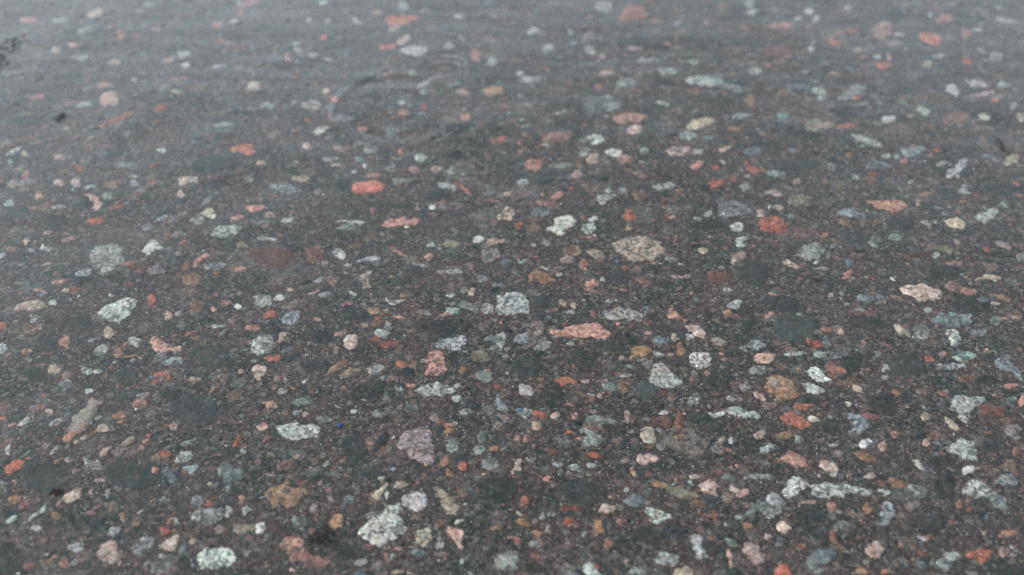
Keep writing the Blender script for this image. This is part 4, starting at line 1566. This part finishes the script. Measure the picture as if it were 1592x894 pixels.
# ------------------------------------------------------------------ which stones are things of their own
in_frame = [s for s in STONES if 0 <= s.cx <= W0 and 0 <= s.cy <= H0]
lab = [s for s in STONES if s.label]
rest = sorted([s for s in STONES if not s.label], key=lambda s: -s.area)
N_THINGS = 296
things = lab[:N_THINGS] + rest[:max(0, N_THINGS - len(lab))]
small = [s for s in STONES if s not in things]
print('stones', len(STONES), 'landmarks', len(lab), 'things', len(things), 'small', len(small))


def word_colour(s):
    b, l = s.code[0], s.code[1]
    if l in '12' and b in DULL:
        return DULL[b]
    return WORD[b]


def describe(s):
    sz = 'small ' if s.area < 240 else ('large ' if s.area > 900 else '')
    sh = 'round ' if s.aspect < 1.35 else ('oval ' if s.aspect < 2.1 else 'long narrow ')
    if len(s.code) > 2 and s.code[2] == 'g':
        sh = 'speckled ' + sh
    return sz + word_colour(s) + ' ' + sh + 'stone'


def direction(a, b):
    """how stone b lies as seen from stone a"""
    dx, dy = b.cx - a.cx, b.cy - a.cy
    if abs(dy) * 1.3 > abs(dx):
        return 'above' if dy < 0 else 'below'
    return 'beside'


marks = [s for s in things if s.short]
used = {s.label for s in marks}
for s in things:
    if s.label:
        continue
    fam = [t for t in things if t is not s and t.code[0] == s.code[0]]
    near = sorted(marks, key=lambda m: math.hypot(m.cx - s.cx, (m.cy - s.cy) * 1.4))
    best = None
    for m in near[:10]:
        d = direction(m, s)
        D = math.hypot(m.cx - s.cx, m.cy - s.cy)
        if any(direction(m, t) == d and math.hypot(m.cx - t.cx, m.cy - t.cy) < D * 1.15 for t in fam):
            continue
        t = f"{describe(s)} {'just ' if D < 60 else ''}{d} the {m.short}"
        if t not in used and len(t.split()) <= 16:
            best = t
            break
    if best is None:
        for i, a in enumerate(near[:6]):
            for b in near[i + 1:7]:
                if (a.cx - s.cx) * (b.cx - s.cx) + (a.cy - s.cy) * (b.cy - s.cy) < 0:
                    t = f"{describe(s)} between the {a.short} and the {b.short}"
                    if t not in used and len(t.split()) <= 16:
                        best = t
                        break
            if best:
                break
    if best is None:
        best = f"{describe(s)} near the {near[0].short} and the {near[1].short}"[:120]
        if best in used or len(best.split()) > 16:
            best = f"second {describe(s)} out from the {near[0].short}"
    s.label = best
    used.add(best)

for s in marks:
    if len(s.label.split()) <= 6:
        o_ = min((m for m in marks if m is not s), key=lambda m: math.hypot(m.cx - s.cx, m.cy - s.cy))
        s.label = f'{s.label} {direction(o_, s)} the {o_.short}'

KIND_NAME = {'K': 'slate_stone', 'N': 'sandstone', 'R': 'red_stone', 'O': 'sandstone', 'W': 'quartz_stone', 'G': 'granite_stone',
             'B': 'granite_stone', 'P': 'feldspar_stone', 'S': 'feldspar_stone', 'C': 'limestone', 'Y': 'flint_stone', 'M': 'granite_stone'}
GROUPS = {'K': 'dark slate stones in the wet asphalt', 'N': 'maroon stones in the wet asphalt', 'R': 'red stones in the wet asphalt',
          'O': 'orange-brown stones in the wet asphalt', 'W': 'white stones in the wet asphalt', 'G': 'pale grey stones in the wet asphalt',
          'B': 'blue-grey stones in the wet asphalt', 'P': 'pale pink stones in the wet asphalt', 'S': 'salmon stones in the wet asphalt',
          'C': 'cream stones in the wet asphalt', 'Y': 'olive stones in the wet asphalt', 'M': 'mauve grey stones in the wet asphalt'}


def kind_of(s):
    if s.code[0] == 'K' or (s.code[0] == 'N' and s.area > 900):
        return 's'
    if len(s.code) > 2:
        return s.code[2]
    return 'g' if s.code[0] in 'GBMW' and (int(s.cx * 7 + s.cy) % 3) else 'f'


# stones that touch get a hair's difference in level so that no two tops share a plane
for i, s in enumerate(things):
    verts, faces, C, E, size = stone_geom(s)
    c = verts[:, :2].mean(0)
    verts = verts - np.array([c[0], c[1], 0])
    nm = KIND_NAME[s.code[0]]
    o = bpy.data.objects.new(nm, make_mesh(nm, verts, faces, C, E, MAT[kind_of(s)]))
    big = s.area > 1500 and s.code[0] == 'K'
    o.location = (c[0], c[1], (.00002 if s.code[0] in 'KYN' else .00004) + (i % 7) * .00001)
    col.objects.link(o)
    tag(o, s.label, 'stone', GROUPS[s.code[0]])


# ------------------------------------------------------------------ everything smaller: one mass of grit, chips and pebbles
class Buf:
    def __init__(s):
        s.v, s.f, s.c, s.e, s.n = [], [], [], [], 0

    def add(s, v, f, c, e):
        s.v.append(np.asarray(v, float))
        s.f += [[i + s.n for i in q] for q in f]
        s.c.append(c)
        s.e.append(e)
        s.n += len(v)


bufs = {'g': Buf(), 'f': Buf()}
for s in small:
    verts, faces, C, E, size = stone_geom(s)
    bufs['g' if kind_of(s) == 'g' else 'f'].add(verts, faces, C, E)

# occupied raster (photo space, 4 px cells) so that random chips keep off the surveyed stones
occ = np.zeros((int(H0 // 3) + 2, int(W0 // 3) + 2), bool)
for s in STONES:
    xs = [p[0] for p in s.pts]
    ys = [p[1] for p in s.pts]
    for gy in range(max(0, int(min(ys) // 3)), min(occ.shape[0] - 1, int(max(ys) // 3) + 1)):
        for gx in range(max(0, int(min(xs) // 3)), min(occ.shape[1] - 1, int(max(xs) // 3) + 1)):
            X, Y = gx * 3 + 1.5, gy * 3 + 1.5
            c = False
            for i in range(len(s.pts)):
                (xa, ya), (xb, yb) = s.pts[i - 1], s.pts[i]
                if (ya > Y) != (yb > Y) and X < (xb - xa) * (Y - ya) / (yb - ya) + xa:
                    c = not c
            if c:
                occ[gy, gx] = True


def to_photo(x, y):
    d = Vector((x, y, -CAM_H))
    z = d.dot(FWD)
    if z <= 0:
        return None
    return W0 / 2 + d.dot(RT) / z * FPX, H0 / 2 - d.dot(UP) / z * FPX


CHIP_COL = [((.030, .036, .038), 20), ((.050, .056, .052), 15), ((.070, .052, .050), 15), ((.12, .105, .10), 14), ((.16, .17, .168), 16),
            ((.25, .27, .26), 6), ((.16, .10, .088), 11), ((.28, .17, .145), 6), ((.30, .11, .08), 4), ((.24, .14, .095), 4),
            ((.34, .30, .26), 3), ((.45, .45, .43), 2), ((.12, .15, .165), 6)]
cw = np.array([w for _, w in CHIP_COL], float)
cw /= cw.sum()


def chip(x, y, r, ang, asp, c, buf):
    n = 9 if r > .0009 else 6
    t = np.arange(n) * 2 * math.pi / n + rng.uniform(0, 1)
    rr = r * (1 + rng.uniform(-.3, .3, n))
    ux, uy = rr * np.cos(t) * asp, rr * np.sin(t)
    X = x + ux * math.cos(ang) - uy * math.sin(ang)
    Y = y + ux * math.sin(ang) + uy * math.cos(ang)
    h = min(.00045, r * .35)
    ring = np.column_stack([X, Y, np.full(n, -.00012)])
    mid = np.column_stack([x + (X - x) * .62, y + (Y - y) * .62, h * .75 + rng.uniform(-.00006, .00006, n)])
    v = np.vstack([ring, mid, [[x, y, h]]])
    f = [[i, (i + 1) % n, n + (i + 1) % n, n + i] for i in range(n)] + [[n + i, n + (i + 1) % n, 2 * n] for i in range(n)]
    cc = np.array(c) * (1 + rng.uniform(-.18, .18)) * (1 + rng.uniform(-.08, .08, 3))
    C = np.clip(np.repeat(cc[None, :], len(v), 0), .01, .75)
    e = np.concatenate([np.full(n, .35), np.full(n, .8), [1.0]])
    buf.add(v, f, C, e)


def scatter(count, x0, x1, y0, y1, rmin, rmax, power, outside=False):
    k = 0
    for _ in range(count):
        x, y = rng.uniform(x0, x1), rng.uniform(y0, y1)
        q = to_photo(x, y)
        r = rmin * (1 - rng.random() * (1 - (rmin / rmax) ** power)) ** (-1 / power)
        if outside and q and -40 <= q[0] < W0 + 40 and -40 <= q[1] < H0 + 40:
            continue
        if q and 0 <= q[0] < W0 and 0 <= q[1] < H0:
            if occ[int(q[1] // 3), int(q[0] // 3)]:
                continue
        # chips gather in loose patches
        if noise.noise(Vector((x * 55, y * 55, 2))) + rng.uniform(-.55, .55) < -.15:
            continue
        c = CHIP_COL[rng.choice(len(CHIP_COL), p=cw)][0]
        if noise.noise(Vector((x * 28, y * 28, 12))) > .1 and rng.random() < .4:
            c = (.20, .115, .10)
        if r > .0016 and max(c) / min(c) > 1.9 and rng.random() < .75:
            c = ((.10, .085, .08), (.045, .05, .05), (.15, .155, .15))[rng.integers(3)]
        side = x / max(y, .1)
        ang = (-side * .9) + rng.normal(0, .45)
        chip(x, y, r, ang, rng.uniform(1.0, 2.2), c, bufs['g'] if (r > .0010 and rng.random() < .5) else bufs['f'])
        k += 1
    return k


print('chips near', scatter(13000, -.36, .36, .12, .60, .00042, .0034, 1.6))
print('chips wide', scatter(6000, -.75, .75, .02, 1.15, .0012, .0075, 1.6, True))

# the same mix of stones goes on round the part that was surveyed
lib = []
for s in rnd.sample([s for s in STONES if 90 < s.area < 1500], 150):
    v_, f_, C_, E_, size_ = stone_geom(s, .0011)
    c_ = v_[:, :2].mean(0)
    lib.append((v_ - np.array([c_[0], c_[1], 0]), f_, C_, E_, 'g' if kind_of(s) == 'g' else 'f'))
for _ in range(3600):
    x, y = rng.uniform(-.46, .46), rng.uniform(.03, .74)
    q = to_photo(x, y)
    if q and -14 <= q[0] < W0 + 14 and -14 <= q[1] < H0 + 14:
        continue
    v_, f_, C_, E_, k_ = lib[rng.integers(len(lib))]
    a = rng.normal(0, .5)
    vv = v_.copy()
    vv[:, 0] = v_[:, 0] * math.cos(a) - v_[:, 1] * math.sin(a) + x
    vv[:, 1] = v_[:, 0] * math.sin(a) + v_[:, 1] * math.cos(a) + y
    vv[:, 2] += rng.uniform(-.00003, .00004)
    bufs[k_].add(vv, f_, C_ * rng.uniform(.85, 1.1), E_)

gm, gfm = bufs['g'], bufs['f']
V = np.vstack(gfm.v + gm.v)
F = gfm.f + [[i + gfm.n for i in q] for q in gm.f]
C = np.vstack(gfm.c + gm.c)
E = np.concatenate(gfm.e + gm.e)
me = make_mesh('gravel', V, F, C, E, MAT['f'])
me.materials.append(MAT['g'])
idx = np.zeros(len(F), np.int32)
idx[len(gfm.f):] = 1
me.polygons.foreach_set('material_index', idx)
gravel = bpy.data.objects.new('gravel', me)
col.objects.link(gravel)
tag(gravel, 'fine multicoloured grit and chips between the larger stones', 'gravel', None, 'stuff')

# ------------------------------------------------------------------ the road surface, one sheet to the horizon
gx = [-400, -60, -10, -2, 2, 10, 60, 400]
me = bpy.data.meshes.new('asphalt')
vs = [(x, y, 0) for y in gx for x in gx]
n = len(gx)
fs = [(j * n + i, j * n + i + 1, (j + 1) * n + i + 1, (j + 1) * n + i) for j in range(n - 1) for i in range(n - 1)]
me.from_pydata(vs, [], fs)
me.materials.append(ASPHALT)
o = bpy.data.objects.new('ground', me)
col.objects.link(o)
tag(o, 'wet dark asphalt covered by a thin film of rain water', 'ground', None, 'structure')


# ------------------------------------------------------------------ water marks: ripples, an air bubble
def water_mat():
    m, nt = new_mat('rain_water')
    tr = nt.nodes.new('ShaderNodeBsdfTransparent')
    gl = nn(nt, 'ShaderNodeBsdfGlossy')
    gl.inputs['Roughness'].default_value = 0.05
    fr = nt.nodes.new('ShaderNodeFresnel')
    fr.inputs['IOR'].default_value = 1.333
    mx = nt.nodes.new('ShaderNodeMixShader')
    ge = nt.nodes.new('ShaderNodeNewGeometry')                # the ridge is one body with the film below it: it has no underside
    top = math_node(nt, 'SUBTRACT', 1.0, ge.outputs['Backfacing'])
    nt.links.new(math_node(nt, 'MULTIPLY', fr.outputs[0], top), mx.inputs[0])
    nt.links.new(tr.outputs[0], mx.inputs[1])
    nt.links.new(gl.outputs[0], mx.inputs[2])
    out = nt.nodes.new('ShaderNodeOutputMaterial')
    nt.links.new(mx.outputs[0], out.inputs[0])
    return m


WATER = water_mat()


def ripple(px, py, arcs, label):
    """low ridges of water standing on the film round the place where a raindrop fell; arcs = (radius in photo px, from deg, to deg)"""
    cx, cy = ground(px, py)
    e = bpy.data.objects.new('ripple', None)
    e.empty_display_size = .01
    e.location = (cx, cy, 0)
    col.objects.link(e)
    tag(e, label, 'ripple', 'raindrop ripples on the water film')
    for (rp, a0, a1, wd) in arcs:
        r0 = abs(ground(px + rp, py)[0] - cx)
        n = max(14, int((a1 - a0) / 4))
        m = 7
        vs, fs = [], []
        for i in range(n + 1):
            a = R(a0 + (a1 - a0) * i / n)
            tp = math.sin(math.pi * i / n) ** .6
            w = wd * .9 * (.25 + .75 * tp) * (1 + .25 * noise.noise(Vector((i * .3, rp, 1))))
            rr = r0 * (1 + .03 * noise.noise(Vector((math.cos(a) * 1.5, math.sin(a) * 1.5, rp))))
            for j in range(m):
                t = j / (m - 1)
                r = rr + (t - .5) * w
                z = .00062 + .00008 * tp * math.sin(math.pi * t) ** 2
                vs.append((r * math.cos(a), r * math.sin(a), z))
        for i in range(n):
            for j in range(m - 1):
                k = i * m + j
                fs.append((k, k + 1, k + m + 1, k + m))
        me = bpy.data.meshes.new('wave_ridge')
        me.from_pydata(vs, [], fs)
        me.materials.append(WATER)
        me.polygons.foreach_set('use_smooth', [True] * len(me.polygons))
        ob = bpy.data.objects.new('wave_ridge', me)
        col.objects.link(ob)
        ob.parent = e


ripple(618, 172, [(105, 135, 195, .0034), (104, 238, 262, .0018), (108, 300, 335, .0016), (52, 85, 130, .0016), (60, 255, 290, .0022)],
       'wide curved water ripples round the small air bubble')
ripple(690, 108, [(40, 25, 95, .0018), (26, 10, 60, .0014)], 'small set of water ripples close to the pale grey stone of the far part')
ripple(400, 140, [(95, 50, 95, .0020), (60, 250, 290, .0018)], 'faint low water ripples among dull salmon stones, well off the air bubble')


def bubble(px, py, rad, label):
    cx, cy = ground(px, py)
    vs, fs = [(0, 0, rad * .75)], []
    n, m = 24, 8
    for j in range(1, m + 1):
        t = j / m * math.pi / 2
        for i in range(n):
            a = 2 * math.pi * i / n
            vs.append((rad * math.sin(t) * math.cos(a), rad * math.sin(t) * math.sin(a), rad * .75 * math.cos(t)))
    for i in range(n):
        fs.append((0, 1 + i, 1 + (i + 1) % n))
        for j in range(m - 1):
            b0, b1 = 1 + j * n, 1 + (j + 1) * n
            fs.append((b0 + i, b1 + i, b1 + (i + 1) % n, b0 + (i + 1) % n))
    me = bpy.data.meshes.new('air_bubble')
    me.from_pydata(vs, [], fs)
    me.polygons.foreach_set('use_smooth', [True] * len(me.polygons))
    me.materials.append(WATER)
    o = bpy.data.objects.new('air_bubble', me)
    o.location = (cx, cy, .0006)
    col.objects.link(o)
    tag(o, label, 'bubble')


bubble(609, 143, .0028, 'small clear round air bubble floating inside the wide ripples')

# ------------------------------------------------------------------ dirt and litter
def plain_mat(name, c, var=.4, rough=.6):
    m, nt = new_mat(name)
    p, raw = flatpos(nt)
    c1 = mixc(nt, maprange(nt, tex_noise(nt, raw, 900, 3, .7), .3, .7), tuple(x * (1 - var) for x in c), tuple(x * (1 + var) for x in c))
    finish(nt, c1, tex_noise(nt, raw, 900, 2, .6), .0002, rough)
    return m


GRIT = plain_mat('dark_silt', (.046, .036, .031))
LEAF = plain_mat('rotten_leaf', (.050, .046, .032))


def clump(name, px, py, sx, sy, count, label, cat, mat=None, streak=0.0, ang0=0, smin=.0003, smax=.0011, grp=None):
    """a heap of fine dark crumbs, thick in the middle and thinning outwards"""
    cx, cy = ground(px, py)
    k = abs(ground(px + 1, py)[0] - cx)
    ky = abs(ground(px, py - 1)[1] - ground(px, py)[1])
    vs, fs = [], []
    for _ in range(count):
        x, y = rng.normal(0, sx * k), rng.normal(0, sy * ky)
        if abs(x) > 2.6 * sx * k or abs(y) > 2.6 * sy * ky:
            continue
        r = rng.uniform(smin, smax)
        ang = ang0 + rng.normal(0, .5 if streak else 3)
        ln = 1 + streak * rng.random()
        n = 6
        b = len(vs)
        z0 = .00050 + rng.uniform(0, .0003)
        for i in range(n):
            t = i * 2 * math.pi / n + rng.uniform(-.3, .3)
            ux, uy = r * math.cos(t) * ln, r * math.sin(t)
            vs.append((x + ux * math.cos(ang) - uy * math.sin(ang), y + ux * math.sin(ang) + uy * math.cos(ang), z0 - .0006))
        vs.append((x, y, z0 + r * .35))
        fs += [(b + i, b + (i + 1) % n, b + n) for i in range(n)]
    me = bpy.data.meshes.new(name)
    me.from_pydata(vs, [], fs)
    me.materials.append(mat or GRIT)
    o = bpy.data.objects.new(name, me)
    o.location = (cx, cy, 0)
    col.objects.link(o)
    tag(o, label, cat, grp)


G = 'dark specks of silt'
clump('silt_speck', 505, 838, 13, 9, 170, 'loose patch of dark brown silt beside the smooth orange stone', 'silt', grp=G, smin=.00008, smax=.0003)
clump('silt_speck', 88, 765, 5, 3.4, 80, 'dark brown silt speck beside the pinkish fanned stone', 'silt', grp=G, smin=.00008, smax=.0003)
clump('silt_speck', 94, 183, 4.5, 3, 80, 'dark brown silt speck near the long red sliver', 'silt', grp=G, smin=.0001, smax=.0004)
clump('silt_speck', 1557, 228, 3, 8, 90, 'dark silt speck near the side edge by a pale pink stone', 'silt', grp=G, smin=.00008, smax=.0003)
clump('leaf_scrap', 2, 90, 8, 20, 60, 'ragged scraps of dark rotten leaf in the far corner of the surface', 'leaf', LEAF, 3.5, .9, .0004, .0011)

m, nt = new_mat('blue_plastic')
p, raw = flatpos(nt)
c1 = mixc(nt, tex_noise(nt, raw, 1500, 2, .6), (.02, .07, .22), (.03, .13, .36))
finish(nt, c1, None, .0002, .5)
cx, cy = ground(528.5, 662.5)
bv = []
for zz, sc in ((-.0002, 1.0), (.0005, .9), (.0008, .5)):
    for i in range(9):
        a = i * 2 * math.pi / 9
        r = .00060 * sc * (1 + .2 * math.sin(3 * a + 1))
        bv.append((r * math.cos(a) * 1.1, r * math.sin(a) * 1.35, zz))
bf = [(j * 9 + i, j * 9 + (i + 1) % 9, (j + 1) * 9 + (i + 1) % 9, (j + 1) * 9 + i) for j in range(2) for i in range(9)]
bf += [tuple(range(18, 27)), tuple(reversed(range(9)))]
me = bpy.data.meshes.new('plastic_fleck')
me.from_pydata(bv, [], bf)
me.materials.append(m)
o = bpy.data.objects.new('plastic_fleck', me)
o.location = (cx, cy, .0003)
col.objects.link(o)
tag(o, 'tiny bright blue plastic fleck near the big white block', 'plastic')

# ------------------------------------------------------------------ sky and light: an overcast day, brightest cloud low on one side
SUN_EL, SUN_AZ = R(40), R(-105)                              # azimuth from +Y towards +X
w = bpy.data.worlds.new('World')
scene.world = w
w.use_nodes = True
nt = w.node_tree
nt.nodes.clear()
sky = nt.nodes.new('ShaderNodeTexSky')
sky.sky_type = 'NISHITA'
sky.sun_disc = False
sky.sun_elevation = SUN_EL
sky.sun_rotation = SUN_AZ
sky.dust_density = 4
hs = nt.nodes.new('ShaderNodeHueSaturation')
hs.inputs['Saturation'].default_value = SKY_SAT
nt.links.new(sky.outputs[0], hs.inputs['Color'])
tc = nt.nodes.new('ShaderNodeTexCoord')
cl = tex_noise(nt, tc.outputs['Generated'], 1.7, 4, .55)
cf = maprange(nt, cl, .35, .68, .62, 1.35)
# bright break in the cloud
dv = nn(nt, 'ShaderNodeVectorMath', operation='DOT_PRODUCT')
nt.links.new(tc.outputs['Generated'], dv.inputs[0])
ga, ge = R(-38), R(20)
dv.inputs[1].default_value = (math.sin(ga) * math.cos(ge), math.cos(ga) * math.cos(ge), math.sin(ge))
glow = maprange(nt, dv.outputs['Value'], .70, 1.0, 0, GLOW)
# darker overhead (thick cloud)
sp = nt.nodes.new('ShaderNodeSeparateXYZ')
nt.links.new(tc.outputs['Generated'], sp.inputs[0])
zen = maprange(nt, sp.outputs[2], .38, .76, 2.4, 1.05)
front = maprange(nt, sp.outputs[1], -.2, .5, .75, 1.6)
k = math_node(nt, 'ADD', math_node(nt, 'MULTIPLY', math_node(nt, 'MULTIPLY', cf, zen), front), glow)
sc = nt.nodes.new('ShaderNodeVectorMath')
sc.operation = 'SCALE'
grey = mixc(nt, 1.0, hs.outputs[0], (.918, 1.015, 1.0), 'MULTIPLY')
nt.links.new(grey, sc.inputs[0])
nt.links.new(k, sc.inputs['Scale'])
bg = nt.nodes.new('ShaderNodeBackground')
bg.inputs['Strength'].default_value = 0.14
nt.links.new(sc.outputs[0], bg.inputs['Color'])
wo = nt.nodes.new('ShaderNodeOutputWorld')
nt.links.new(bg.outputs[0], wo.inputs[0])

sl = bpy.data.lights.new('sun', 'SUN')
sl.energy = 0.5
sl.angle = R(25)
sl.color = (1, .97, .93)
so = bpy.data.objects.new('sun', sl)
d = Vector((math.sin(SUN_AZ) * math.cos(SUN_EL), math.cos(SUN_AZ) * math.cos(SUN_EL), math.sin(SUN_EL)))
so.rotation_euler = d.to_track_quat('Z', 'Y').to_euler()
so.location = (-1, 1, 2)
col.objects.link(so)

# ------------------------------------------------------------------ rendering
scene.view_settings.view_transform = 'Standard'
scene.view_settings.look = 'None'
scene.view_settings.exposure = EXPOSURE
scene.view_settings.gamma = 1
scene.view_settings.use_curve_mapping = False
scene.cycles.use_denoising = False
scene.cycles.denoiser = 'OPENIMAGEDENOISE'
scene.cycles.denoising_input_passes = 'RGB_ALBEDO_NORMAL'
scene.cycles.denoising_prefilter = 'ACCURATE'
scene.cycles.max_bounces = 6
scene.cycles.transparent_max_bounces = 8
scene.cycles.use_adaptive_sampling = True
scene.cycles.adaptive_threshold = 0.01
scene.cycles.pixel_filter_type = 'BLACKMAN_HARRIS'
scene.cycles.filter_width = 1.6
